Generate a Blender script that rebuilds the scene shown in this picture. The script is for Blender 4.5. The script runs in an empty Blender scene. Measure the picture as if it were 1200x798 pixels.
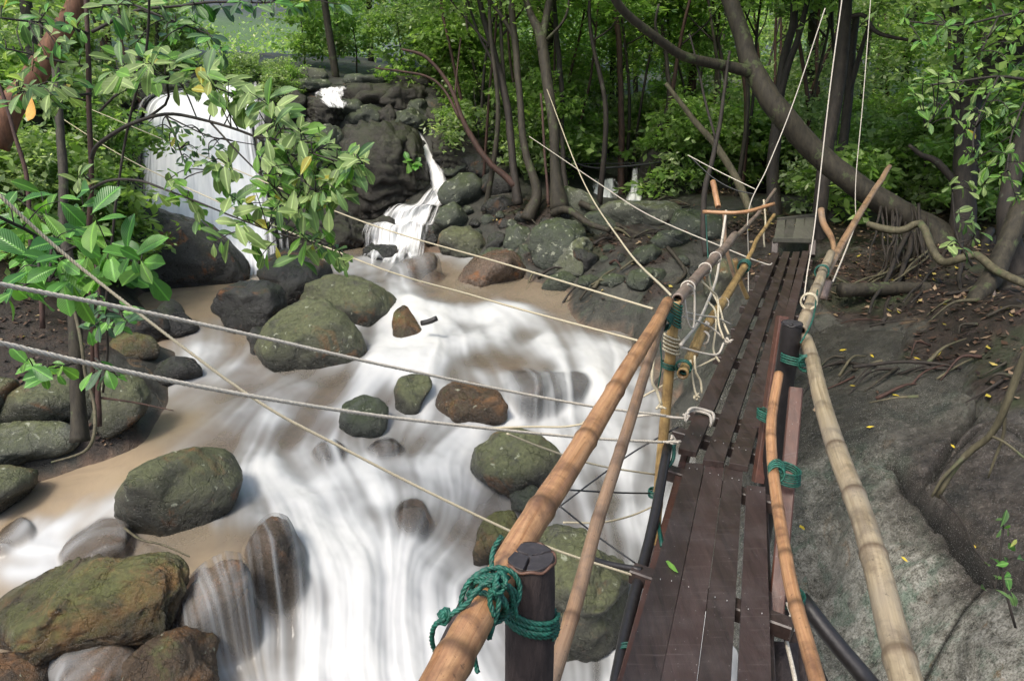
import bpy, math, random
import numpy as np
from mathutils import Vector, Matrix
random.seed(7); RNG = np.random.default_rng(7)
SC = bpy.context.scene
COL = SC.collection
# ---------------------------------------------------------------- camera, world, sun, exposure
F = 870.0; CX, CY = 600.0, 399.0; H = 1.7
TH = math.atan(304/870.0); CT, ST = math.cos(TH), math.sin(TH)
cam_d = bpy.data.cameras.new("camera"); cam = bpy.data.objects.new("camera", cam_d); COL.objects.link(cam)
cam.location = (0, 0, H); cam.rotation_euler = (math.pi/2-TH, 0, 0)
cam_d.sensor_width = 36; cam_d.lens = 36*F/1200; cam_d.clip_start = .05; cam_d.clip_end = 1000
SC.camera = cam
w = bpy.data.worlds.new("World"); SC.world = w; w.use_nodes = True
nt = w.node_tree; bg = nt.nodes['Background']
sky = nt.nodes.new('ShaderNodeTexSky'); sky.sky_type = 'NISHITA'; sky.sun_disc = False
SUN_EL, SUN_AZ = math.radians(57), math.radians(-140)     # azimuth from +Y towards +X
sky.sun_elevation = SUN_EL; sky.sun_rotation = SUN_AZ
sky.air_density = 1.0; sky.dust_density = 4.0; sky.ozone_density = 1.0
nt.links.new(sky.outputs[0], bg.inputs[0]); bg.inputs[1].default_value = .15
sd = bpy.data.lights.new("sun", 'SUN'); sd.energy = 1.5; sd.angle = math.radians(14); sd.color = (1, .95, .86)
sun = bpy.data.objects.new("sun", sd); COL.objects.link(sun)
sdir = Vector((math.sin(SUN_AZ)*math.cos(SUN_EL), math.cos(SUN_AZ)*math.cos(SUN_EL), math.sin(SUN_EL)))
sun.rotation_euler = sdir.to_track_quat('Z', 'Y').to_euler(); sun.location = (0, 0, 30)
SC.view_settings.view_transform = 'Standard'; SC.view_settings.look = 'None'
SC.view_settings.exposure = 0.9; SC.view_settings.gamma = 1
SC.render.engine = 'CYCLES'
SC.cycles.use_denoising = True
SC.cycles.max_bounces = 9; SC.cycles.transmission_bounces = 6; SC.cycles.transparent_max_bounces = 12
SC.cycles.diffuse_bounces = 7; SC.cycles.caustics_reflective = False; SC.cycles.caustics_refractive = False

# ---------------------------------------------------------------- geometry helpers
def D(px, py, t):                       # point seen at pixel, t metres along the view axis
    u, v = (px-CX)/F, (CY-py)/F
    return np.array((u*t, t*(CT+v*ST), H-t*(ST-v*CT)))
def W(px, py, z):                       # point seen at pixel, on the level z
    v = (CY-py)/F
    return D(px, py, (H-z)/(ST-v*CT))
def tz(py, z): return (H-z)/(ST-(CY-py)/F*CT)

def _hash(ix, iy, iz, s):
    n = (ix*374761393 + iy*668265263 + iz*2147483647 + s*1274126177) & 0xFFFFFFFF
    n = ((n ^ (n >> 13))*1274126177) & 0xFFFFFFFF
    n = ((n ^ (n >> 16))*2246822519) & 0xFFFFFFFF
    return ((n ^ (n >> 15)) & 0xFFFFFF)/float(0xFFFFFF)
def vnoise(P, s=0):
    P = np.asarray(P, float); I = np.floor(P).astype(np.int64); f = P-I; f = f*f*(3-2*f)
    r = 0
    for dx in (0, 1):
        for dy in (0, 1):
            for dz in (0, 1):
                wgt = (f[:, 0] if dx else 1-f[:, 0])*(f[:, 1] if dy else 1-f[:, 1])*(f[:, 2] if dz else 1-f[:, 2])
                r = r + wgt*_hash(I[:, 0]+dx, I[:, 1]+dy, I[:, 2]+dz, s)
    return r*2-1
def fbm(P, o=4, s=0, ridge=False):
    r = 0; a = 1; tot = 0; P = np.asarray(P, float)
    for k in range(o):
        n = vnoise(P*(2.03**k)+k*13.7, s+k)
        if ridge: n = 1-2*np.abs(n)
        r = r+a*n; tot += a; a *= .5
    return r/tot
def add_attr(me, name, val):
    a = me.attributes.new(name, 'FLOAT', 'POINT'); a.data.foreach_set('value', np.asarray(val, np.float32))
def mesh_np(name, V, Fq, mat=None, smooth=True):
    V = np.asarray(V, np.float32); me = bpy.data.meshes.new(name)
    if isinstance(Fq, np.ndarray) and Fq.dtype != object:
        n, k = Fq.shape
        me.vertices.add(len(V)); me.vertices.foreach_set('co', V.ravel())
        me.loops.add(n*k); me.loops.foreach_set('vertex_index', Fq.ravel().astype(np.int32))
        me.polygons.add(n); me.polygons.foreach_set('loop_start', np.arange(0, n*k, k, dtype=np.int32))
        me.polygons.foreach_set('loop_total', np.full(n, k, np.int32))
        me.update(calc_edges=True); me.validate()
    else:
        me.from_pydata([tuple(map(float, v)) for v in V], [], [tuple(map(int, f)) for f in Fq])
    if smooth: me.polygons.foreach_set('use_smooth', np.ones(len(me.polygons), bool))
    if mat: me.materials.append(mat)
    return me
def tag(o, label=None, cat=None, group=None, kind=None):
    if label: o['label'] = label
    if cat: o['category'] = cat
    if group: o['group'] = group
    if kind: o['kind'] = kind
    return o
def thing(name, loc, label, cat, group=None):
    o = bpy.data.objects.new(name, None); COL.objects.link(o); o.location = tuple(map(float, loc)); o.empty_display_size = .1
    return tag(o, label, cat, group)
def obj(name, V, Fq, mat, parent=None, origin=None, smooth=True, attrs=None):
    V = np.asarray(V, float)
    if parent is not None: origin = np.array(parent_world(parent))
    if origin is None: origin = np.array((V[:, 0].mean(), V[:, 1].mean(), V[:, 2].min()))
    me = mesh_np(name, V-origin, Fq, mat, smooth)
    if attrs:
        for k, v in attrs.items(): add_attr(me, k, v)
    o = bpy.data.objects.new(name, me); COL.objects.link(o)
    if parent is not None: o.parent = parent
    else: o.location = tuple(map(float, origin))
    return o
def parent_world(p):
    l = Vector(p.location)
    while p.parent: p = p.parent; l = l+Vector(p.location)
    return l
def join(parts):
    Vs, Fs, n = [], [], 0
    for V, Fc in parts:
        Vs.append(np.asarray(V, float)); Fs += [tuple(i+n for i in f) for f in Fc]; n += len(V)
    return np.vstack(Vs), Fs
def spline(P, n):                       # Catmull-Rom through the points (any dimension)
    P = np.asarray(P, float)
    if len(P) == 2: return P[0]+(P[1]-P[0])*np.linspace(0, 1, n)[:, None]
    Q = np.vstack([2*P[0]-P[1], P, 2*P[-1]-P[-2]]); out = []
    for s in np.linspace(0, len(P)-1-1e-6, n):
        i = int(s); f = s-i; a, b, c, d = Q[i], Q[i+1], Q[i+2], Q[i+3]
        out.append(.5*((2*b)+(-a+c)*f+(2*a-5*b+4*c-d)*f*f+(-a+3*b-3*c+d)*f**3))
    return np.array(out)
def frames(P):
    T = np.gradient(P, axis=0); T /= np.linalg.norm(T, axis=1)[:, None]+1e-12
    up = np.array((0, 0, 1.)) if abs(T[0, 2]) < .9 else np.array((1., 0, 0))
    N = np.zeros_like(P); n = np.cross(up, T[0]); n /= np.linalg.norm(n)
    for i in range(len(P)):
        n = n-T[i]*n.dot(T[i]); n /= np.linalg.norm(n)+1e-12; N[i] = n
    return T, N, np.cross(T, N)
def tube(P, R, k=8, caps=True, rough=0, seed=0, freq=6):
    P = np.asarray(P, float); R = np.broadcast_to(np.asarray(R, float), (len(P),)); T, N, B = frames(P)
    a = np.arange(k)/k*2*math.pi
    V = P[:, None]+R[:, None, None]*(np.cos(a)[None, :, None]*N[:, None]+np.sin(a)[None, :, None]*B[:, None])
    if rough:
        d = V-P[:, None]; nz = fbm(V.reshape(-1, 3)*freq, 3, seed).reshape(len(P), k)
        V = P[:, None]+d*(1+rough*nz[..., None])
    V = V.reshape(-1, 3); Fc = []
    for i in range(len(P)-1):
        for j in range(k):
            Fc.append((i*k+j, i*k+(j+1) % k, (i+1)*k+(j+1) % k, (i+1)*k+j))
    if caps:
        Fc.append(tuple(range(k-1, -1, -1))); Fc.append(tuple((len(P)-1)*k+j for j in range(k)))
    return V, Fc
def rope(P, r, pitch=None, strands=3, k=5):           # laid rope: twisted strands
    P = np.asarray(P, float); L = np.r_[0, np.cumsum(np.linalg.norm(np.diff(P, axis=0), axis=1))]
    pitch = pitch or r*7; T, N, B = frames(P); parts = []
    for s in range(strands):
        a = L/pitch*2*math.pi+s*2*math.pi/strands
        C = P+(np.cos(a)[:, None]*N+np.sin(a)[:, None]*B)*r*.5
        parts.append(tube(C, r*.58, k))
    return join(parts)
def dens(P, step):
    P = np.asarray(P, float); L = np.linalg.norm(np.diff(P, axis=0), axis=1).sum(); return spline(P, max(6, int(L/step)))
def quad_box(c4, thick):                 # four top corners -> slab with slightly eased top edge
    c4 = np.asarray(c4, float); cen = c4.mean(0); e = .004
    n = np.array((0, 0, 1.)); ins = c4+(cen-c4)/np.linalg.norm(cen-c4, axis=1)[:, None]*.0012
    V = np.vstack([ins, c4-n*e, c4-n*thick])
    Fc = [(0, 1, 2, 3)]
    for j in range(4):
        q = (j+1) % 4; Fc += [(j+4, q+4, q, j), (j+8, q+8, q+4, j+4)]
    Fc.append((11, 10, 9, 8)); return V, [tuple(reversed(f)) if False else f for f in Fc]
def beam(A, B, wd, ht, roll=0):           # rectangular timber between two points, eased edges
    A, B = np.asarray(A, float), np.asarray(B, float); T = (B-A)/np.linalg.norm(B-A)
    up = np.array((0, 0, 1.)) if abs(T[2]) < .8 else np.array((math.sin(roll), math.cos(roll), 0))
    S = np.cross(T, up); S /= np.linalg.norm(S); U = np.cross(S, T); e = min(wd, ht)*.09
    prof = [(wd/2, ht/2-e), (wd/2-e, ht/2), (-wd/2+e, ht/2), (-wd/2, ht/2-e), (-wd/2, -ht/2+e), (-wd/2+e, -ht/2), (wd/2-e, -ht/2), (wd/2, -ht/2+e)]
    V = [A+S*x+U*y for x, y in prof]+[B+S*x+U*y for x, y in prof]
    Fc = [(j, (j+1) % 8, 8+(j+1) % 8, 8+j) for j in range(8)]+[tuple(range(7, -1, -1)), tuple(range(8, 16))]
    return np.array(V), Fc

# ---------------------------------------------------------------- materials
class NB:
    def __init__(s, name):
        s.m = bpy.data.materials.new(name); s.m.use_nodes = True; s.t = s.m.node_tree
        s.b = s.t.nodes['Principled BSDF']; s.out = s.t.nodes['Material Output']
    def n(s, kind, **kw):
        nd = s.t.nodes.new('ShaderNode'+kind)
        for k, v in kw.items():
            if k.startswith('_'): setattr(nd, k[1:], v)
            else: nd.inputs[k.replace('_', ' ')].default_value = v
        return nd
    def l(s, a, b): s.t.links.new(a, b)
    def noise(s, vec, scale, detail=5, rough=.6, dist=0):
        nd = s.n('TexNoise', Scale=scale, Detail=detail, Roughness=rough, Distortion=dist)
        if vec is not None: s.l(vec, nd.inputs['Vector'])
        return nd.outputs['Fac']
    def ramp(s, fac, stops):
        nd = s.n('ValToRGB'); e = nd.color_ramp.elements
        while len(e) < len(stops): e.new(.5)
        for q, (p, c) in zip(e, stops): q.position = p; q.color = (*c, 1) if len(c) == 3 else c
        s.l(fac, nd.inputs[0]); return nd.outputs[0]
    def mix(s, fac, a, b, mode='MIX'):
        nd = s.n('Mix', _data_type='RGBA', _blend_type=mode)
        for so, v in ((nd.inputs[0], fac), (nd.inputs[6], a), (nd.inputs[7], b)):
            if hasattr(v, 'is_output'): s.l(v, so)
            else: so.default_value = v if not isinstance(v, tuple) else (*v, 1)
        return nd.outputs[2]
    def math(s, op, a, b=0, c=None):
        nd = s.n('Math', _operation=op)
        for i, v in enumerate((a, b, c)):
            if v is None: continue
            if hasattr(v, 'is_output'): s.l(v, nd.inputs[i])
            else: nd.inputs[i].default_value = v
        if op in ('MULTIPLY', 'ADD', 'SUBTRACT'): nd.use_clamp = False
        return nd.outputs[0]
    def rng(s, v, a, b, c=0, d=1):
        nd = s.n('MapRange', From_Min=a, From_Max=b, To_Min=c, To_Max=d); s.l(v, nd.inputs[0]); return nd.outputs[0]
    def attr(s, name): return s.n('Attribute', _attribute_name=name).outputs['Fac']
    def bump(s, h, strength, dist=.02, nrm=None):
        nd = s.n('Bump', Strength=strength, Distance=dist); s.l(h, nd.inputs['Height'])
        if nrm is not None: s.l(nrm, nd.inputs['Normal'])
        return nd.outputs[0]
    def geo(s): return s.n('NewGeometry')
def ws(nb): return nb.geo().outputs['Position']

def rock_mat(name, dark, light, moss, mossamt, rust=(.22, .09, .03), rustamt=0., rough=.5, lichen=0.):
    b = NB(name); g = b.geo(); P = g.outputs['Position']
    n1 = b.noise(P, 1.7, 6, .65); n2 = b.noise(P, 9, 6, .7); n3 = b.noise(P, 60, 6, .8); 
    c = b.ramp(b.math('ADD', b.math('MULTIPLY', n1, .6), b.math('MULTIPLY', n2, .4)), [(.32, dark), (.66, light)])
    c = b.mix(b.rng(n3, .40, .70, 0, .75), c, tuple(x*.45 for x in dark))
    c = b.mix(b.rng(b.noise(P, 95, 3, .7), .60, .68, 0, .45), c, tuple(min(1, x*1.9+.02) for x in light))
    if rustamt > 0:
        c = b.mix(b.math('MULTIPLY', b.rng(b.noise(P, 3.1, 5, .7, .6), .60-rustamt*.25, .70-rustamt*.2), .85), c, rust)
    sep = b.n('SeparateXYZ'); b.l(g.outputs['Normal'], sep.inputs[0])
    up = b.rng(sep.outputs[2], -.1, .75)
    mf = b.math('MULTIPLY', up, b.rng(b.noise(P, 4.3, 6, .75, .3), .62-mossamt*.35, .74-mossamt*.3)); 
    mossc = b.mix(b.rng(b.noise(P, 30, 4, .7), .35, .7), tuple(x*.45 for x in moss), moss)
    c = b.mix(b.math('MULTIPLY', mf, .88), c, mossc)
    if lichen > 0:
        lf = b.rng(b.noise(P, 16, 3, .5, .4), .70-lichen*.2, .74-lichen*.2)
        c = b.mix(b.math('MULTIPLY', lf, .7), c, (.38, .40, .30))
    wa = b.attr('wet'); c = b.mix(b.math('MULTIPLY', wa, .72), c, tuple(x*.8 for x in dark))
    b.l(c, b.b.inputs['Base Color'])
    rr_ = b.math('SUBTRACT', b.rng(n2, .3, .7, rough-.2, rough+.2), b.math('MULTIPLY', wa, .2)); b.l(b.rng(rr_, .12, 1, .12, 1), b.b.inputs['Roughness'])
    hgt = b.math('ADD', b.math('MULTIPLY', n2, 1.), b.math('MULTIPLY', n3, .45))
    cr = b.n('TexVoronoi', Scale=3.2, _feature='DISTANCE_TO_EDGE'); 
    wp = b.n('VectorMath', _operation='ADD'); b.l(P, wp.inputs[0])
    nz = b.n('TexNoise', Scale=2.5, Detail=4); b.l(P, nz.inputs['Vector']); b.l(nz.outputs['Color'], wp.inputs[1]); b.l(wp.outputs[0], cr.inputs['Vector'])
    crk = b.rng(cr.outputs['Distance'], 0, .015, -.25, 0); hgt = b.math('ADD', hgt, crk)
    b.l(b.bump(hgt, .9, .04), b.b.inputs['Normal'])
    return b.m
MOSS = (.15, .165, .075)
R_GREEN = rock_mat('mossy_boulder', (.013, .014, .011), (.14, .14, .105), MOSS, .82, rustamt=.15, rough=.45, lichen=.15)
R_DARK = rock_mat('wet_dark_rock', (.014, .014, .013), (.075, .075, .068), (.035, .048, .018), .45, rough=.38, rustamt=.1)
R_RUST = rock_mat('rusty_mossy_rock', (.018, .014, .009), (.12, .095, .055), (.13, .14, .045), .72, rust=(.22, .12, .045), rustamt=.5, rough=.34)
R_RUST2 = rock_mat('rust_brown_rock', (.02, .014, .008), (.12, .08, .045), (.11, .12, .04), .3, rust=(.17, .085, .032), rustamt=.55, rough=.34, lichen=.1)
R_PALE = rock_mat('pale_lichen_rock', (.06, .065, .05), (.22, .23, .18), (.13, .15, .06), .7, rough=.6, lichen=.5)
R_GREY = rock_mat('green_grey_boulder', (.03, .036, .03), (.12, .135, .105), (.07, .095, .035), .7, rough=.5, lichen=.35)
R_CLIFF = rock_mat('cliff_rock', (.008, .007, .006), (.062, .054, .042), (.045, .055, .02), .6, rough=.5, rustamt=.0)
R_SUB = rock_mat('submerged_brown_rock', (.04, .030, .022), (.20, .14, .10), (.08, .08, .03), .1, rustamt=.25, rough=.25)

def leaf_mat(name, c1, c2, trans=.35, island=False, yellow=0., rough=.42):
    b = NB(name)
    rnd = b.geo().outputs['Random Per Island'] if island else b.n('ObjectInfo').outputs['Random']
    st = [(0, c1), (.85-yellow, c2)]
    if island: st += [(.93, tuple(min(.75, x*1.5+.04) for x in c2))]; rough = .32  # lightest leaves: sun glints painted into the leaf colour
    if yellow: st += [(1-yellow*.55, c2), (1-yellow*.4, (.42, .36, .04))]
    c = b.ramp(rnd, st)
    P = ws(b); c = b.mix(b.rng(b.noise(P, 14 if not island else 1.1, 3), .35, .7, 0, .45), c, tuple(x*(.45 if not island else .8) for x in c1))
    if not island:
        tc = b.n('TexCoord'); sx = b.n('SeparateXYZ'); b.l(tc.outputs['Object'], sx.inputs[0])
        rib = b.rng(b.math('ABSOLUTE', sx.outputs[0]), 0, .035, 1, 0)
        vein = b.n('TexWave', Scale=4.5, Distortion=0.); vein.bands_direction = 'Y'
        sh = b.n('CombineXYZ'); b.l(b.math('SUBTRACT', sx.outputs[1], b.math('ABSOLUTE', sx.outputs[0])), sh.inputs[1]); b.l(sh.outputs[0], vein.inputs['Vector'])
        c = b.mix(b.math('MULTIPLY', rib, .5), c, tuple(min(1, x*2.2) for x in c2))
        b.l(b.bump(b.math('ADD', vein.outputs['Fac'], rib), .35, .004), b.b.inputs['Normal'])
    b.l(c, b.b.inputs['Base Color']); b.b.inputs['Roughness'].default_value = rough
    tr = b.n('BsdfTranslucent'); tcol = b.mix(1.0, c, (1.25, 1.4, .65), 'MULTIPLY'); b.l(tcol, tr.inputs[0])
    ms = b.n('MixShader'); ms.inputs[0].default_value = trans
    b.l(b.b.outputs[0], ms.inputs[1]); b.l(tr.outputs[0], ms.inputs[2]); b.l(ms.outputs[0], b.out.inputs[0])
    return b.m
L_PALE = leaf_mat('pale_green_leaf', (.13, .21, .055), (.34, .45, .17), .4, yellow=.10, rough=.38)
L_BRIGHT = leaf_mat('glossy_bright_leaf', (.045, .16, .03), (.15, .36, .06), .3, rough=.3)
L_MID = leaf_mat('mid_green_leaf', (.045, .12, .035), (.15, .26, .08), .3, yellow=.05)
L_DEEP = leaf_mat('deep_green_leaf', (.02, .06, .025), (.05, .12, .05), .25)
L_LIME = leaf_mat('lime_leaf', (.08, .20, .03), (.18, .36, .06), .45)
L_WOOD = [leaf_mat('wood_leaf_dark', (.13, .22, .06), (.34, .48, .15), .55, True),
          leaf_mat('wood_leaf_mid', (.13, .24, .06), (.34, .50, .14), .5, True),
          leaf_mat('wood_leaf_light', (.20, .36, .08), (.50, .66, .22), .5, True),
          leaf_mat('wood_leaf_grey', (.17, .25, .11), (.44, .54, .28), .55, True)]

def bark_mat(name, a, c, patch=(.2, .21, .16), pamt=.3, sc=1.):
    b = NB(name); P = ws(b)
    mp = b.n('Mapping'); mp.inputs['Scale'].default_value = (1, 1, .25); b.l(P, mp.inputs[0])
    n1 = b.noise(mp.outputs[0], 22*sc, 6, .7); n2 = b.noise(P, 5*sc, 5, .7)
    col = b.ramp(n1, [(.3, a), (.7, c)])
    col = b.mix(b.math('MULTIPLY', b.rng(n2, .68-pamt*.25, .72-pamt*.2), .75), col, patch)
    b.l(col, b.b.inputs['Base Color']); b.b.inputs['Roughness'].default_value = .75
    b.l(b.bump(n1, .8, .012), b.b.inputs['Normal']); return b.m
BARK = bark_mat('dark_bark', (.007, .005, .004), (.036, .028, .020), (.09, .10, .07), .2)
BARK_M = bark_mat('mossy_bark', (.010, .008, .005), (.050, .042, .026), (.07, .09, .035), .4)
BARK_R = bark_mat('reddish_bark', (.018, .009, .006), (.075, .035, .024), (.12, .1, .08), .1)
BARK_O = bark_mat('orange_bark', (.05, .022, .010), (.20, .09, .045), (.1, .09, .06), .3)
BARK_P = bark_mat('pale_branch_bark', (.035, .030, .017), (.13, .115, .065), (.07, .09, .035), .5)

def bamboo_mat(name, a, c, stain, grey=0.):
    b = NB(name); P = ws(b); nd = b.attr('node'); al = b.attr('along')
    cv = b.n('CombineXYZ'); b.l(al, cv.inputs[0]); b.l(b.attr('around'), cv.inputs[1])
    mp = b.n('Mapping'); mp.inputs['Scale'].default_value = (2.2, 9, 1); b.l(cv.outputs[0], mp.inputs[0])
    streak = b.noise(mp.outputs[0], 2.2, 6, .7, .5); blot = b.noise(P, 7, 6, .72, .4)
    col = b.ramp(streak, [(.3, a), (.7, c)])
    col = b.mix(b.rng(blot, .48, .66, 0, .85), col, stain)
    mp2 = b.n('Mapping'); mp2.inputs['Scale'].default_value = (.8, 14, 1); b.l(cv.outputs[0], mp2.inputs[0]); col = b.mix(b.rng(b.noise(mp2.outputs[0], 3.0, 5, .7, .3), .56, .66, 0, .6), col, stain)
    if grey: col = b.mix(b.rng(b.noise(P, 3.3, 4), .4, .65, 0, grey), col, (.20, .18, .15))
    sp = b.rng(b.noise(P, 90, 3, .6), .64, .70, 0, .6); col = b.mix(sp, col, tuple(x*.5 for x in stain))
    col = b.mix(b.math('MULTIPLY', nd, .75), col, (.055, .028, .014))
    b.l(col, b.b.inputs['Base Color']); b.l(b.rng(streak, .3, .7, .3, .5), b.b.inputs['Roughness'])
    b.l(b.bump(b.math('ADD', streak, b.math('MULTIPLY', sp, -.5)), .35, .004), b.b.inputs['Normal']); return b.m
BAM_O = bamboo_mat('orange_bamboo', (.25, .115, .05), (.46, .27, .135), (.12, .06, .032))
BAM_B = bamboo_mat('brown_bamboo', (.20, .11, .055), (.36, .23, .13), (.09, .055, .035), .3)
BAM_P = bamboo_mat('pale_bamboo', (.22, .165, .095), (.42, .345, .225), (.11, .08, .05), .5)
BAM_Y = bamboo_mat('yellow_brown_bamboo', (.28, .17, .06), (.46, .32, .13), (.12, .07, .03), .1)
BAM_G = bamboo_mat('grey_brown_bamboo', (.13, .09, .07), (.27, .20, .16), (.07, .05, .04), .3)

def plank_mat(name, a, c, rough=.42):
    b = NB(name); P = ws(b)
    mp = b.n('Mapping', _vector_type='POINT'); mp.inputs['Rotation'].default_value = (0, 0, math.radians(24)); mp.inputs['Scale'].default_value = (14, .9, 10); b.l(P, mp.inputs[0])
    g = b.noise(mp.outputs[0], 2.4, 7, .7, .35); r = b.n('ObjectInfo').outputs['Random']
    bl = b.noise(P, 5, 5, .7)
    col = b.ramp(g, [(.28, a), (.72, c)])
    col = b.mix(b.rng(r, 0, 1, 0, .5), col, (.020, .016, .016))
    col = b.mix(b.rng(bl, .45, .75, 0, .45), col, (.075, .062, .056))
    spk = b.rng(b.noise(P, 120, 2, .5), .73, .76, 0, .8); col = b.mix(spk, col, (.28, .26, .24))
    mp2 = b.n('Mapping'); mp2.inputs['Rotation'].default_value = (0, 0, math.radians(20)); mp2.inputs['Scale'].default_value = (1.3, 34, 1); b.l(P, mp2.inputs[0])
    sc = b.rng(b.noise(mp2.outputs[0], 3, 4, .6, .2), .60, .72, 0, .28); col = b.mix(sc, col, (.17, .14, .13))
    b.l(col, b.b.inputs['Base Color']); b.l(b.rng(bl, .3, .7, rough-.12, rough+.15), b.b.inputs['Roughness'])
    b.l(b.bump(g, .5, .004), b.b.inputs['Normal']); return b.m
PL_D = plank_mat('dark_wet_plank', (.016, .010, .008), (.064, .040, .033))
PL_R = plank_mat('reddish_plank', (.030, .017, .014), (.075, .046, .040))
PL_T = plank_mat('red_brown_timber', (.06, .020, .010), (.15, .055, .03), .5)
PL_GR = plank_mat('grey_green_board', (.06, .06, .045), (.12, .12, .09), .6)
def simple(name, col, rough=.6, bscale=None, bs=.3, var=.35):
    b = NB(name); P = ws(b); n = b.noise(P, bscale or 30, 5, .65)
    c = b.mix(b.rng(n, .3, .7, 0, 1), tuple(x*(1-var) for x in col), tuple(min(1, x*(1+var)) for x in col))
    b.l(c, b.b.inputs['Base Color']); b.b.inputs['Roughness'].default_value = rough
    b.l(b.bump(n, bs, .005), b.b.inputs['Normal']); return b.m
M_POST = bark_mat('dark_timber_post', (.010, .007, .007), (.058, .042, .038), (.12, .11, .08), .05, 1.6)
M_CUT = simple('cut_post_end', (.030, .026, .027), .6, 60)
M_RIM = simple('worn_brown_rim', (.10, .05, .032), .6, 80)
M_BLACK = simple('black_pole', (.016, .014, .014), .45, 40)
M_GREENROPE = simple('green_nylon_rope', (.010, .085, .058), .55, 90, .5, .75)
M_GREENDARK = simple('dark_green_cord', (.008, .07, .05), .5, 200, .3, .5)
M_WIRE = simple('twisted_grey_rope', (.50, .46, .38), .5, 120, .3, .3)
M_WHITE = simple('white_cord', (.46, .42, .35), .6, 200, .3, .2)
M_CREAM = simple('cream_cord', (.44, .39, .27), .6, 200, .3, .2)
M_DKCORD = simple('black_cord', (.012, .013, .015), .5, 60)
M_LITTER = None
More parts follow.
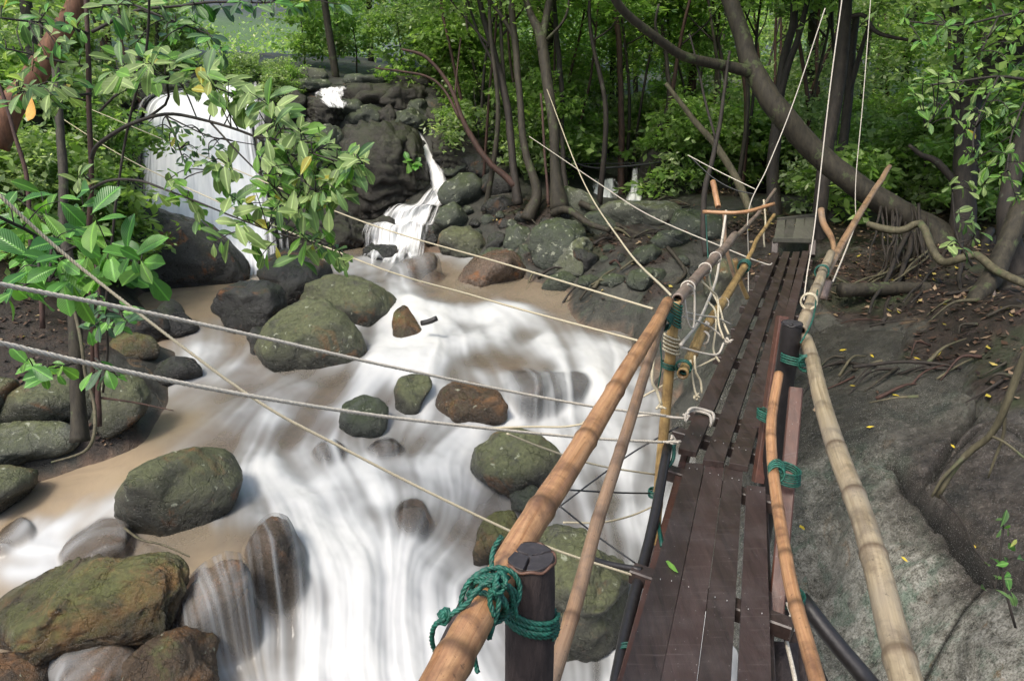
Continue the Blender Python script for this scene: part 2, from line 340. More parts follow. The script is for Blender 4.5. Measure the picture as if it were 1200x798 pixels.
# ---------------------------------------------------------------- control points of stream and land
# water: px, py, z, foam, flow angle in the picture (0 = right, 90 = down)
WP = [
 (440,300,-.70,.8,120),(470,300,-.69,.85,120),(495,304,-.72,.6,100),(420,300,-.70,.7,100),(420,312,-.72,.85,60),(445,322,-.76,.75,45),(480,318,-.76,.30,30),(520,330,-.80,.05,10),(420,330,-.74,.9,60),
 (560,345,-.84,.05,10),(610,345,-.84,.0,10),(650,345,-.85,.0,20),(500,345,-.84,.35,30),(480,360,-.90,.95,40),(520,368,-.94,1.,28),(560,372,-.96,.95,20),
 (600,368,-.94,.5,20),(640,380,-1.0,.4,22),(580,392,-1.02,.75,30),(540,400,-1.04,.8,60),(500,392,-1.02,.8,90),(480,400,-1.06,.8,110),(640,400,-1.06,.45,35),(690,405,-1.10,.45,30),
 (560,425,-1.10,.15,30),(600,425,-1.10,.2,30),(640,430,-1.12,.25,30),(680,425,-1.14,.7,40),(720,410,-1.14,.75,40),(540,440,-1.13,.4,80),
 (450,425,-1.12,.8,130),(430,440,-1.16,.7,130),(500,425,-1.12,.9,110),(530,460,-1.18,.8,60),(490,440,-1.15,.9,120),
 (560,452,-1.18,.4,40),(610,455,-1.2,.7,60),(660,450,-1.22,1.,75),(700,445,-1.24,1.,65),(740,440,-1.28,.9,60),(770,470,-1.40,.55,70),
 (640,480,-1.35,1.,95),(690,490,-1.42,.95,80),(740,500,-1.48,.75,80),(780,530,-1.55,.6,90),(610,490,-1.38,.9,130),
 (540,505,-1.42,.7,140),(490,505,-1.42,.6,140),(460,470,-1.3,.3,130),(390,470,-1.28,.35,150),(380,445,-1.22,.3,160),
 (350,455,-1.22,.5,170),(300,445,-1.18,.7,150),(265,430,-1.14,.75,120),(245,410,-1.08,.5,100),(235,395,-1.03,.3,100),(240,360,-.95,.05,110),(280,345,-.9,.0,150),(215,345,-.93,.0,130),(270,400,-1.06,.4,90),
 (230,460,-1.22,.3,150),(330,490,-1.30,.7,100),(280,490,-1.27,.6,140),(200,500,-1.29,.1,160),(150,540,-1.36,.0,160),(100,560,-1.40,.0,155),(60,590,-1.45,.05,150),(20,610,-1.50,.35,150),
 (250,520,-1.34,.3,150),(350,530,-1.40,.75,60),(300,560,-1.43,.8,70),(290,530,-1.39,.5,120),(400,530,-1.42,.55,70),(440,545,-1.46,.7,60),(360,570,-1.48,.95,60),
 (400,580,-1.52,.65,70),(450,580,-1.54,.85,100),(500,550,-1.50,.75,110),(540,540,-1.50,.8,110),(520,590,-1.62,.7,110),(480,560,-1.5,.45,100),(580,590,-1.66,.5,90),(660,580,-1.66,.45,80),
 (700,600,-1.75,.45,80),(730,560,-1.62,.85,80),(740,610,-1.78,.8,90),(760,660,-1.9,.5,90),(600,650,-1.85,.55,90),(560,680,-1.95,.7,90),
 (330,600,-1.50,.8,60),(360,620,-1.60,1.,70),(270,600,-1.49,.45,80),(230,640,-1.53,.05,70),(200,640,-1.53,.15,170),(130,640,-1.60,.6,185),(60,640,-1.62,.6,190),(0,660,-1.64,.5,190),(40,625,-1.56,.6,130),(100,625,-1.56,.5,120),
 (240,665,-1.55,.06,75),(280,640,-1.53,.1,60),(270,690,-1.62,.15,80),(215,720,-1.7,.3,80),(245,735,-1.85,.65,85),(300,700,-1.78,.5,85),(330,665,-1.66,.35,80),(350,690,-1.78,.55,80),
 (270,760,-2.0,.7,85),(310,750,-2.0,.9,85),(270,785,-2.06,.8,85),(350,740,-1.98,.85,80),(250,798,-2.08,.7,90),(310,798,-2.12,.95,90),(380,660,-1.72,1.,80),(400,640,-1.68,.95,85),(430,610,-1.62,.85,95),
 (420,700,-1.85,1.,85),(400,760,-2.04,1.,88),(450,798,-2.15,1.,90),(460,680,-1.82,.95,95),(500,640,-1.76,.8,100),(480,740,-2.02,.95,90),(530,740,-2.05,.85,90),
 (560,798,-2.18,.9,90),(640,798,-2.2,.6,90),(700,770,-2.1,.45,85),(740,798,-2.15,.7,60),(820,798,-2.0,.9,70),(850,770,-1.95,.8,80),(600,740,-2.08,.8,90),(500,720,-1.98,1.,90),(440,650,-1.74,1.,90),(420,740,-1.98,1.,88),(500,798,-2.17,1.,90),(650,770,-2.15,.5,90),(790,470,-1.42,.12,80),(800,520,-1.55,.25,90),(772,440,-1.33,.2,70),(735,398,-1.12,.2,40),(790,560,-1.65,.5,90),(620,395,-1.05,.2,30),(380,500,-1.34,.3,120),(660,610,-1.8,.3,90),(480,600,-1.62,.45,90),(140,700,-1.75,.2,180),(100,780,-1.85,.05,160),(200,780,-1.9,.1,100),
 (940,770,-1.9,.95,80),(450,250+40,-.69,.4,130),
 (300,330,-.88,0,150),(350,320,-.85,0,150),(180,345,-.93,0,130),(170,380,-.98,0,120),(380,330,-.85,.2,120)]
WP += [(250,432,-1.15,.45,130),(300,470,-1.25,.45,120),(340,470,-1.25,.5,110),(680,560,-1.6,.6,90),(440,600,-1.58,.6,100),(520,480,-1.33,.5,120),(470,520,-1.44,.55,120),(620,470,-1.27,.85,90),(585,480,-1.33,.55,120),(350,505,-1.35,.45,110),(310,515,-1.35,.35,110),(430,455,-1.22,.45,140),(420,640,-1.72,.85,90),(540,620,-1.76,.6,110),(600,560,-1.62,.4,110),(700,480,-1.42,.8,80)]
WP = np.array(WP, float)
for r_ in WP:                         # the two chutes run together, then spread over the lip
    if 540 < r_[1] < 690 and 320 < r_[0] < 620: r_[4] = math.degrees(math.atan2(max(740-r_[1], 60), 440-r_[0]))
    elif r_[1] >= 690 and 280 < r_[0] < 640: r_[4] = 90-(r_[0]-430)*.13
WXYZ = np.array([W(a, b, c) for a, b, c, _, _ in WP])
def wdir(r):
    a = math.radians(r[4]); q = W(r[0]+math.cos(a)*3, r[1]+math.sin(a)*3, r[2])-W(r[0], r[1], r[2]); q = q[:2]
    return q/np.linalg.norm(q)
WDIR = np.array([wdir(r) for r in WP])
def rbf_fit(P, z, lam=.02):
    r = np.linalg.norm(P[:, None]-P[None], axis=2); A = r+0; n = len(P)
    K = np.zeros((n+3, n+3)); K[:n, :n] = A-lam*np.eye(n)*-1*-1; K[:n, n] = 1; K[:n, n+1:] = P; K[n, :n] = 1; K[n+1:, :n] = P.T
    return P, np.linalg.lstsq(K, np.r_[z, 0, 0, 0], rcond=None)[0]
def rbf_eval(fit, Q):
    P, c = fit; out = np.zeros(len(Q)); n = len(P)
    for i in range(0, len(Q), 20000):
        q = Q[i:i+20000]; r = np.sqrt(((q[:, None]-P[None])**2).sum(2)); out[i:i+20000] = r@c[:n]+c[n]+q@c[n+1:]
    return out
# extra water anchors outside the frame keep the sheet sensible
XW = [(-2.5, 2, -2.3), (0, 2, -2.4), (1.5, 2, -2.3), (0, 0, -2.6), (-4, 3, -2.0), (-4.5, 5, -1.7), (3, 9, -1.1), (-4, 12, -.8), (1, 12.5, -.6)]
WFIT = rbf_fit(np.vstack([WXYZ[:, :2], [p[:2] for p in XW]]), np.r_[WXYZ[:, 2], [p[2] for p in XW]], .05)

# land: (px, py, 'z' or 't', value, rockiness)
LP = [
 (60,530,'z',-1.25,.6),(110,520,'z',-1.22,.3),(145,500,'z',-1.15,.3),(0,520,'z',-1.15,.5),(0,460,'z',-.95,.3),(60,430,'z',-.85,.2),(165,450,'z',-1.05,.5),(175,405,'z',-.92,.6),(0,400,'z',-.7,.2),(100,400,'z',-.78,.2),
 (150,370,'z',-.85,.4),(90,350,'z',-.6,.3),(0,340,'z',-.35,.2),(60,300,'t',9,.3),(130,330,'t',8.8,.5),(100,250,'t',9.6,.3),(0,250,'t',8.6,.2),(0,600,'z',-1.65,.8),(0,570,'z',-1.45,.8),
 (140,210,'t',11,.9),(130,130,'t',12,.5),(50,200,'t',10.5,.3),(0,150,'t',12,.2),(60,100,'t',14,.2),
 (170,250,'t',12.2,1),(240,280,'t',12.3,1),(320,290,'t',12.2,1),(180,150,'t',13,1),(240,180,'t',12.9,1),(310,180,'t',12.9,1),(290,108,'t',13.4,1),(230,110,'t',13.3,1),
 (350,112,'t',13.6,1),(400,104,'t',13.6,1),(460,100,'t',13.6,1),(520,110,'t',13.8,.8),(380,240,'t',12.6,1),(440,240,'t',12.6,1),(460,160,'t',13.2,1),(520,170,'t',13.0,1),(560,160,'t',13.2,.6),
 (430,280,'z',-.72,1),(400,290,'z',-.75,1),(500,210,'t',12.6,1),(490,260,'t',11.9,1),(530,260,'t',11.4,.7),(560,225,'t',12,.6),(560,290,'z',-.6,.7),(600,250,'t',11.2,.3),(630,240,'t',11.0,.3),(660,235,'t',11.0,.3),
 (600,300,'z',-.65,.6),(640,300,'z',-.55,.3),(700,245,'t',11.6,.7),(720,210,'t',14,.8),(740,235,'t',12.4,.8),(780,240,'t',11.6,.8),(820,245,'t',10.4,.6),(700,290,'t',9.9,.2),(760,290,'t',9.3,.2),(700,320,'z',-.55,.3),(770,320,'t',8.5,.2),
 (640,340,'z',-.85,1),(700,342,'z',-.80,1),(760,345,'z',-.72,1),(820,345,'z',-.65,.8),(700,370,'z',-.90,1),(760,380,'z',-.88,1),(830,390,'z',-.80,1),(740,405,'z',-1.06,1),(780,420,'z',-1.05,1),(800,450,'z',-1.15,1),(840,440,'z',-.95,1),(800,490,'z',-1.32,1),(830,560,'z',-1.45,1),(860,500,'z',-1.02,1),(650,360,'z',-.93,1),
 (880,420,'z',-.72,.9),(950,390,'z',-.50,.9),(1000,420,'z',-.46,1),(960,480,'z',-.62,1),(1060,440,'z',-.42,1),(1100,500,'z',-.50,1),(1200,560,'z',-.42,1),(920,560,'z',-.88,1),(1000,600,'z',-.80,1),(950,640,'z',-1.0,1),(1050,700,'z',-.95,1),(950,750,'z',-1.5,1),(895,680,'z',-1.5,1),(1200,798,'z',-.72,1),(1100,798,'z',-1.02,1),(1020,798,'z',-1.45,1),(870,620,'z',-1.5,1),(1200,700,'z',-.55,1),(1100,600,'z',-.66,1),
 (1000,360,'z',-.30,.2),(1100,410,'z',-.28,.1),(1200,440,'z',-.15,.1),(1050,350,'z',-.2,.1),(1200,350,'z',.15,.1),(985,320,'z',-.18,.2),(1100,300,'z',-.02,.1),(900,300,'t',7.6,.2),(870,330,'z',-.5,.3),(900,262,'t',9.5,.2),(1000,275,'t',9,.4),(1060,280,'t',9,.4),(1150,270,'t',9,.1),(1000,220,'t',13,.2),(850,222,'t',12,.3),(1100,200,'t',13,.1),(1190,200,'t',12,.1),(700,180,'t',16,.5),(900,190,'t',15,.2)]
LXYZ = [(*(W(a, b, v) if k == 'z' else D(a, b, v)), r) for a, b, k, v, r in LP]
LXYZ += [(x, y, z-.28, 1.) for x, y, z in WXYZ]
LXYZ += [(0, 0, -3, 1), (-2, 1, -2.7, 1), (1.2, 1, -2.6, 1), (2.6, .5, -1.2, 1), (2.4, 2, -1.2, 1), (-6, 2, -1.4, .3), (-8, 6, -.4, .1), (-5, 4.6, -1.3, .4), (6, 2, -.2, .3), (8, 5, .3, .1), (9, 9, .5, .1), (-3, -3, -3, 1), (3, -3, -1.5, .5), (-8, -3, -.5, .1), (8, -3, 0, .1),
 (-12, 12, 1.6, .1), (13, 13, 1.2, .1), (-6, 16, 2.0, .2), (0, 18, 1.7, .2), (-3, 16, 1.7, .6), (6, 18, 1.2, .1), (12, 20, 1.6, .1), (-14, 22, 3, 0), (0, 35, 3.2, 0), (-11, 35, 1.0, 0), (-19, 60, 1.6, 0), (-32, 100, 3, 0), (16.5, 35, 2.2, 0), (28, 60, 3, 0), (-20, 35, 5, 0), (20, 35, 4.4, 0), (0, 60, 6, 0), (-40, 60, 9, 0), (40, 60, 8, 0), (0, 110, 12, 0), (-70, 100, 14, 0), (70, 100, 14, 0), (35, 5, 2, 0), (-35, 5, 3, 0)]
LXYZ = np.array(LXYZ, float)
LFIT = rbf_fit(LXYZ[:, :2], LXYZ[:, 2], .05)
def shepard(P, vals, Q, p=3, eps=.02):
    vals = np.asarray(vals, float); sh = (len(Q),)+vals.shape[1:]; out = np.zeros(sh)
    for i in range(0, len(Q), 20000):
        q = Q[i:i+20000]; d2 = ((q[:, None]-P[None])**2).sum(2)+eps**2; wt = d2**(-p/2); wt /= wt.sum(1)[:, None]
        out[i:i+20000] = wt@vals
    return out
def land_z(X, Y, detail=True):
    X = np.atleast_1d(np.asarray(X, float)); Y = np.atleast_1d(np.asarray(Y, float)); Q = np.c_[X, Y]
    z = rbf_eval(LFIT, Q)
    rk = shepard(LXYZ[:, :2], LXYZ[:, 3], Q, 3)
    P3 = np.c_[X, Y, z*0]
    d = .10*fbm(P3*.8, 4, 3)*np.clip(1+Y*.02, 1, 2)+rk*.035*fbm(P3*3.1, 4, 9, True)+(1-rk)*.04*fbm(P3*5, 3, 21)
    return z+d*(1 if detail else 0), rk
# ---------------------------------------------------------------- the ground sheet
def fan_grid(nu, nv, u0, u1, y0, y1, off):
    gu = np.linspace(u0, u1, nu); gl = np.linspace(math.log(y0+off), math.log(y1+off), nv)
    U, Lg = np.meshgrid(gu, gl); Y = np.exp(Lg); X = U*Y; Y = Y-off
    idx = np.arange(nu*nv).reshape(nv, nu)
    Fq = np.stack([idx[:-1, :-1], idx[:-1, 1:], idx[1:, 1:], idx[1:, :-1]], -1).reshape(-1, 4)
    return X, Y, Fq
X, Y, Fq = fan_grid(430, 520, -1.35, 1.35, -2.5, 160, 4)
Z, RK = land_z(X.ravel(), Y.ravel())
gm = NB('forest_floor_and_bedrock'); g = gm.geo(); P = g.outputs['Position']
n1 = gm.noise(P, 1.3, 6, .65); n2 = gm.noise(P, 7, 6, .72); n3 = gm.noise(P, 48, 5, .75)
rockc = gm.ramp(gm.math('ADD', gm.math('MULTIPLY', n1, .5), gm.math('MULTIPLY', n2, .5)), [(.36, (.014, .015, .012)), (.50, (.040, .040, .032)), (.60, (.075, .075, .060)), (.72, (.15, .15, .12))])
rockc = gm.mix(gm.rng(n3, .4, .72, 0, .6), rockc, (.022, .021, .018))
rockc = gm.mix(gm.math('MULTIPLY', gm.rng(gm.noise(P, 2.3, 5, .7, .5), .55, .68), .5), rockc, (.055, .080, .045))
rockc = gm.mix(gm.math('MULTIPLY', gm.rng(gm.noise(P, 3.9, 5, .7, .9), .60, .70), .55), rockc, (.20, .12, .055))
soil = gm.ramp(n2, [(.3, (.008, .006, .004)), (.55, (.025, .017, .012)), (.75, (.065, .042, .028))])
soil = gm.mix(gm.rng(gm.noise(P, 26, 5, .8), .57, .7, 0, .6), soil, (.10, .062, .04))
soil = gm.mix(gm.math('MULTIPLY', gm.rng(gm.noise(P, 1.1, 4, .6), .52, .64), .6), soil, (.03, .05, .015))
sp_ = gm.n('SeparateXYZ'); gm.l(P, sp_.inputs[0]); soil = gm.mix(gm.rng(sp_.outputs[1], 15, 19), soil, (.07, .12, .03))
bed = gm.mix(gm.rng(n2, .35, .7), (.10, .062, .040), (.26, .17, .11))
rk = gm.attr('rocky'); rf = gm.rng(gm.math('ADD', rk, gm.math('MULTIPLY', n2, .5)), .68, .82)
c = gm.mix(rf, soil, rockc); c = gm.mix(gm.attr('bed'), c, bed)
gm.l(c, gm.b.inputs['Base Color']); gm.l(gm.rng(n2, .3, .7, .38, .75), gm.b.inputs['Roughness'])
cr = gm.n('TexVoronoi', Scale=1.1, _feature='DISTANCE_TO_EDGE'); nz = gm.n('TexNoise', Scale=1.5, Detail=5); gm.l(P, nz.inputs['Vector'])
va = gm.n('VectorMath', _operation='ADD'); gm.l(P, va.inputs[0]); gm.l(nz.outputs['Color'], va.inputs[1]); gm.l(va.outputs[0], cr.inputs['Vector'])
hh = gm.math('ADD', gm.math('ADD', n2, gm.math('MULTIPLY', n3, .4)), gm.rng(cr.outputs['Distance'], 0, .006, -.25, 0))
gm.l(gm.bump(hh, .85, .04), gm.b.inputs['Normal'])
wz = rbf_eval(WFIT, np.c_[X.ravel(), Y.ravel()])
dmin = shepard(WXYZ[:, :2], np.ones(len(WXYZ)), np.c_[X.ravel()[:1], Y.ravel()[:1]])
near_w = np.zeros(len(Z))
for i in range(0, len(Z), 20000):
    q = np.c_[X.ravel()[i:i+20000], Y.ravel()[i:i+20000]]
    near_w[i:i+20000] = np.sqrt(((q[:, None]-WXYZ[None, :, :2])**2).sum(2)).min(1)
BED = np.clip((wz+.04-Z)/.08, 0, 1)*np.clip((1.3-near_w)/.3, 0, 1)
gxf, gyf = X.ravel(), Y.ravel(); ins_ = np.clip(np.minimum.reduce([gxf-.85, 4.5-gxf, gyf-1.7, 6.5-gyf])/.15, 0, 1); Z = Z-.14*ins_*np.clip((RK-.5)/.2, 0, 1)
ground = obj('ground', np.c_[X.ravel(), Y.ravel(), Z], Fq, gm.m, origin=np.zeros(3), attrs={'rocky': RK, 'bed': BED})
tag(ground, kind='structure')

def smooth01(x): x = np.clip(x, 0, 1); return x*x*(3-2*x)
# bare bedrock right of the bridge: finely modelled sheet set into the ground
def crack_d(Q, line, z):
    C = [W(x, y, z)[:2] for x, y in line]; dm = np.full(len(Q), 9.)
    for a, b in zip(C[:-1], C[1:]):
        ab = b-a; tt = np.clip(((Q-a)@ab)/(ab@ab), 0, 1); dm = np.minimum(dm, np.linalg.norm(Q-(a+tt[:, None]*ab), axis=1))
    return dm
PX0, PX1, PY0, PY1 = .75, 4.6, 1.6, 6.6
nx, ny = 330, 430; gx_, gy_ = np.meshgrid(np.linspace(PX0, PX1, nx), np.linspace(PY0, PY1, ny)); Qs = np.c_[gx_.ravel(), gy_.ravel()]
Qs[:, 0] += .004*vnoise(np.c_[Qs*9, Qs[:, :1]*0], 3)
zs, rks = land_z(Qs[:, 0], Qs[:, 1]); P3 = np.c_[Qs, zs*0]
warp = .05*fbm(P3*2.5, 4, 33)+.012*fbm(P3*14, 3, 34)
step = np.zeros(len(Qs)); cleft = np.zeros(len(Qs))
C1 = [(1040,556),(1075,590),(1110,630),(1150,680),(1200,742),(1260,800)]; C2 = [(1200,470),(1150,520),(1120,548),(1085,585),(1040,560),(1000,500),(960,440)]; C3 = [(1085,585),(1140,560),(1210,600)]; C4 = [(1035,600),(1010,640),(1020,700),(1075,690),(1110,650)]; C5 = [(1060,798),(1090,740),(1130,705),(1160,690)]
for ln_, dp, wd in ((C1, .13, .030), (C2[:4], .11, .030), (C3, .05, .018), (C5, .03, .016)):
    dd_ = crack_d(Qs+np.c_[warp, warp]*.7, ln_, -.72); step -= dp*np.exp(-(dd_/wd)**2); cleft = np.maximum(cleft, np.exp(-(dd_/(wd*.8))**2))
a_, b_ = W(1040,556,-.72)[:2], W(1200,742,-.72)[:2]; n_ = np.array((b_[1]-a_[1], -(b_[0]-a_[0]))); n_ /= np.linalg.norm(n_); sd_ = (Qs-a_)@n_+warp*.7; tt_ = (Qs-a_)@(b_-a_)/np.linalg.norm(b_-a_)**2
if (W(1190,600,-.72)[:2]-a_)@n_ < 0: sd_ = -sd_
step += .07*smooth01(sd_/.05+.5)*smooth01((tt_+.1)*6)
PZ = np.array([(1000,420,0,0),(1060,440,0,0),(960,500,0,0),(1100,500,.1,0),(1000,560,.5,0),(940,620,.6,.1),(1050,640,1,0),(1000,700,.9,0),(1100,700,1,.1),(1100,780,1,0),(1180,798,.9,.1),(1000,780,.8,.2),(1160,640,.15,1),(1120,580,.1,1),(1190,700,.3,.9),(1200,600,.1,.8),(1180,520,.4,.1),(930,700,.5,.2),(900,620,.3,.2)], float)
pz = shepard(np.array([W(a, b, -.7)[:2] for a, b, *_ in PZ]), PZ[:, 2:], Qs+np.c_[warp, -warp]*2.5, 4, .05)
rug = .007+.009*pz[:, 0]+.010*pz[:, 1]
zs = zs+.012+rug*fbm(P3*6, 5, 51, True)*.8+rug*.4*fbm(P3*17, 4, 52)+.06*pz[:, 0]*fbm(P3*2.2, 3, 53, True)+step*1.0
e_ = np.minimum.reduce([(Qs[:, 0]-PX0)/.12, (PX1-Qs[:, 0])/.12, (Qs[:, 1]-PY0)/.12, (PY1-Qs[:, 1])/.12]); e_ = np.clip(e_, 0, 1)
soilm = np.clip((rks-.45)/.25, 0, 1); zs = zs-.10*(1-e_)-.12*(1-soilm)
sb = NB('wet_bedrock'); P = sb.geo().outputs['Position']; a1 = sb.noise(P, 2.4, 6, .7, .4); a2 = sb.noise(P, 13, 6, .75); a3 = sb.noise(P, 75, 5, .8)
base = sb.ramp(sb.math('ADD', sb.math('MULTIPLY', a1, .5), sb.math('MULTIPLY', a2, .5)), [(.36, (.014, .014, .011)), (.52, (.042, .040, .030)), (.66, (.085, .080, .062))])
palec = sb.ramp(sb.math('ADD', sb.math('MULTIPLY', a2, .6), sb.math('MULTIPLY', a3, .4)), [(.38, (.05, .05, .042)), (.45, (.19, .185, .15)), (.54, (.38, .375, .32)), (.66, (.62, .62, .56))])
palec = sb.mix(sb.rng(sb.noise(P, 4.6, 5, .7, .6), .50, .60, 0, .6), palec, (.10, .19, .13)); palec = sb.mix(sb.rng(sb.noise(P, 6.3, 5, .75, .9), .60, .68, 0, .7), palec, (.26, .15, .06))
purp = sb.ramp(a2, [(.35, (.022, .018, .015)), (.55, (.075, .063, .053)), (.7, (.18, .155, .135))])
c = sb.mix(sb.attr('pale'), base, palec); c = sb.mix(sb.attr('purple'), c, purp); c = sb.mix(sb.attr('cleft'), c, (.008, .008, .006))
c = sb.mix(sb.rng(sb.noise(P, 1.7, 5, .7, .7), .54, .64, 0, .6), c, (.020, .022, .018))
c = sb.mix(sb.rng(a3, .40, .50, .5, 0), c, (.02, .02, .017)); c = sb.mix(sb.rng(sb.noise(P, 150, 2, .6), .62, .68, 0, .5), c, (.42, .42, .40)); sb.l(c, sb.b.inputs['Base Color']); sb.l(sb.rng(a1, .35, .65, .10, .38), sb.b.inputs['Roughness'])
sb.l(sb.bump(sb.math('ADD', a2, sb.math('MULTIPLY', a3, .6)), 1.0, .03), sb.b.inputs['Normal'])
ix = np.arange(nx*ny).reshape(ny, nx); Fs = np.stack([ix[:-1, :-1], ix[:-1, 1:], ix[1:, 1:], ix[1:, :-1]], -1).reshape(-1, 4)
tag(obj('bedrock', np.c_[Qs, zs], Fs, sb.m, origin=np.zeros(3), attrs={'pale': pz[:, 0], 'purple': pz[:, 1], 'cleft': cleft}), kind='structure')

# ---------------------------------------------------------------- the stream: one sheet, its foam combed along the flow
NU, NV = 700, 560
U0, U1, Y0, Y1, OFF = -.78, .36, 1.6, 13.2, 1.0
X, Y, Fq = fan_grid(NU, NV, U0, U1, Y0, Y1, OFF)
Q = np.c_[X.ravel(), Y.ravel()]
ZW = rbf_eval(WFIT, Q)
pts, pf = WXYZ[:, :2], WP[:, 3]
FOAM = shepard(pts, pf, Q, 3.2, .05); FD = shepard(pts, WDIR, Q, 2.6, .08)
FD /= np.linalg.norm(FD, axis=1)[:, None]+1e-9
tw_ = .75*fbm(np.c_[Q*1.6, Q[:, :1]*0], 3, 41)*np.clip(FOAM*1.5, .2, 1); FD = np.c_[FD[:, 0]*np.cos(tw_)-FD[:, 1]*np.sin(tw_), FD[:, 0]*np.sin(tw_)+FD[:, 1]*np.cos(tw_)]
YO = Y.ravel()+OFF; ku = (NU-1)/(U1-U0); kv = (NV-1)/(math.log(Y1+OFF)-math.log(Y0+OFF))
vu = ku*(FD[:, 0]/YO-X.ravel()*FD[:, 1]/YO**2); vv = kv*FD[:, 1]/YO
m = np.sqrt(vu**2+vv**2)+1e-9; vu = (vu/m).reshape(NV, NU); vv = (vv/m).reshape(NV, NU)
def blur(A, n):
    for _ in range(n):
        A = (np.roll(A, 1, 0)+np.roll(A, -1, 0)+2*A)/4; A = (np.roll(A, 1, 1)+np.roll(A, -1, 1)+2*A)/4
    return A
def lic(N, L):
    jj, ii = np.meshgrid(np.arange(NU), np.arange(NV)); acc = N.copy(); tot = 1.
    for sg in (1, -1):
        a, b = jj.astype(float), ii.astype(float)
        for s in range(L):
            ai = np.clip(a.astype(int), 0, NU-2); bi = np.clip(b.astype(int), 0, NV-2)
            a = np.clip(a+sg*vu[bi, ai], 0, NU-1.01); b = np.clip(b+sg*vv[bi, ai], 0, NV-1.01)
            ai = a.astype(int); bi = b.astype(int); fa = a-ai; fb = b-bi
            wgt = math.cos(s/L*math.pi/2)
            acc += wgt*((N[bi, ai]*(1-fa)+N[bi, ai+1]*fa)*(1-fb)+(N[bi+1, ai]*(1-fa)+N[bi+1, ai+1]*fa)*fb); tot += wgt
    acc /= tot; return (acc-acc.mean())/acc.std()
N1 = blur(RNG.random((NV, NU)), 2); N2 = blur(RNG.random((NV, NU)), 22); N3 = blur(RNG.random((NV, NU)), 90)
A1, A2, A3 = lic(N1, 34), lic(N2, 44), lic(N3, 60)
turb = fbm(np.c_[X.ravel()*2.3, Y.ravel()*2.3, np.zeros(NU*NV)], 4, 5)
ZG = ZW.reshape(NV, NU); gy, gx = np.gradient(ZG); gY = np.gradient(Y, axis=0); gX = np.gradient(X, axis=1)
SL = np.clip(blur(np.hypot(gy/gY, gx/gX), 6).ravel()/.7, 0, 1)
FO = FOAM*.90; turb2 = fbm(np.c_[Q*5.2, Q[:, :1]*0], 3, 61)
f = FO+((.030+.035*SL)*A1.ravel()+.10*A2.ravel()+.13*A3.ravel())*np.clip(FO*2.4, .06, 1)*(1.2-FO*.6)+(.30*turb+.10*turb2)*np.clip(FO*2, 0, 1)
f = blur(np.clip((f-.17)/.86, 0, 1).reshape(NV, NU), 1).ravel(); f = .55*f+.45*f*f*(3-2*f)
dz = (.002*SL*A1.ravel()+.006*A2.ravel()+.016*A3.ravel())*np.clip(FO*1.4, .05, 1)+.06*turb*np.clip(FO, .05, 1)
dz = dz+.16*fbm(np.c_[X.ravel()*1.3, Y.ravel()*1.3, np.zeros(NU*NV)], 3, 15)*np.clip(FO-.3, 0, 1)
ZW2 = ZW+dz
LZ = land_z(X.ravel(), Y.ravel())[0]
nearw = np.zeros(len(Q))
for i in range(0, len(Q), 20000): nearw[i:i+20000] = np.sqrt(((Q[i:i+20000, None]-pts[None])**2).sum(2)).min(1)
keep = (ZW2 > LZ-.25) & (nearw < 1.5)
kf = keep[Fq].all(1)
wm = NB('stream_water'); P = ws(wm); fo = wm.attr('foam'); ca = wm.attr('tan')
rip = wm.noise(P, 6, 4, .6, .3)
calm = wm.mix(ca, (.13, .13, .12), (.39, .305, .20)); calm = wm.mix(wm.rng(wm.noise(P, 2.6, 4, .6, .8), .45, .75, 0, .35), calm, (.17, .125, .095))
wm.l(calm, wm.b.inputs['Base Color']); wm.b.inputs['Roughness'].default_value = .13; wm.b.inputs['IOR'].default_value = 1.33
wm.l(wm.bump(rip, .12, .03), wm.b.inputs['Normal'])
wt = wm.n('BsdfTransparent'); m1 = wm.n('MixShader'); wm.l(wm.math('MULTIPLY', wm.rng(ca, 0, 1, .45, .74), wm.rng(wm.attr('film'), 0, 1, 1, .22)), m1.inputs[0]); wm.l(wt.outputs[0], m1.inputs[1]); wm.l(wm.b.outputs[0], m1.inputs[2])
fb = wm.n('BsdfPrincipled', Roughness=.6); fcol = wm.ramp(fo, [(0, (.26, .27, .275)), (.4, (.32, .335, .34)), (.75, (.42, .43, .43)), (1, (.56, .565, .55))]); wm.l(fcol, fb.inputs['Base Color'])
fb.inputs['Specular IOR Level'].default_value = .25
m2 = wm.n('MixShader'); wm.l(wm.rng(fo, .0, .75, 0, .98), m2.inputs[0]); wm.l(m1.outputs[0], m2.inputs[1]); wm.l(fb.outputs[0], m2.inputs[2]); wm.l(m2.outputs[0], wm.out.inputs[0])
# silty tan reaches: close to the left bank and the upper pool
TANP = [(130,545,1),(60,590,1),(200,500,.7),(230,640,.8),(260,680,.8),(230,350,1),(300,340,.9),(180,380,.8),(560,345,.6),(640,345,.7),(520,330,.5),(600,425,.45),(300,520,.3),(100,780,.9),(400,790,0),(450,620,0),(560,520,.05),(400,500,.25),(600,480,.05),(300,760,.15),(250,800,.2),(330,650,.15),(700,440,.1),(480,380,.1),(390,470,.3),(450,560,.1),(700,480,.1),(680,600,.1),(450,700,0),(740,700,0),(300,450,.2),(480,300,.5),(660,400,.35),(140,640,.3)]
tp = np.array([W(a, b, -1.3 if b > 450 else -1.0)[:2] for a, b, _ in TANP]); TAN = shepard(tp, [c for *_, c in TANP], Q, 3, .1)

def smooth01(x): x = np.clip(x, 0, 1); return x*x*(3-2*x)
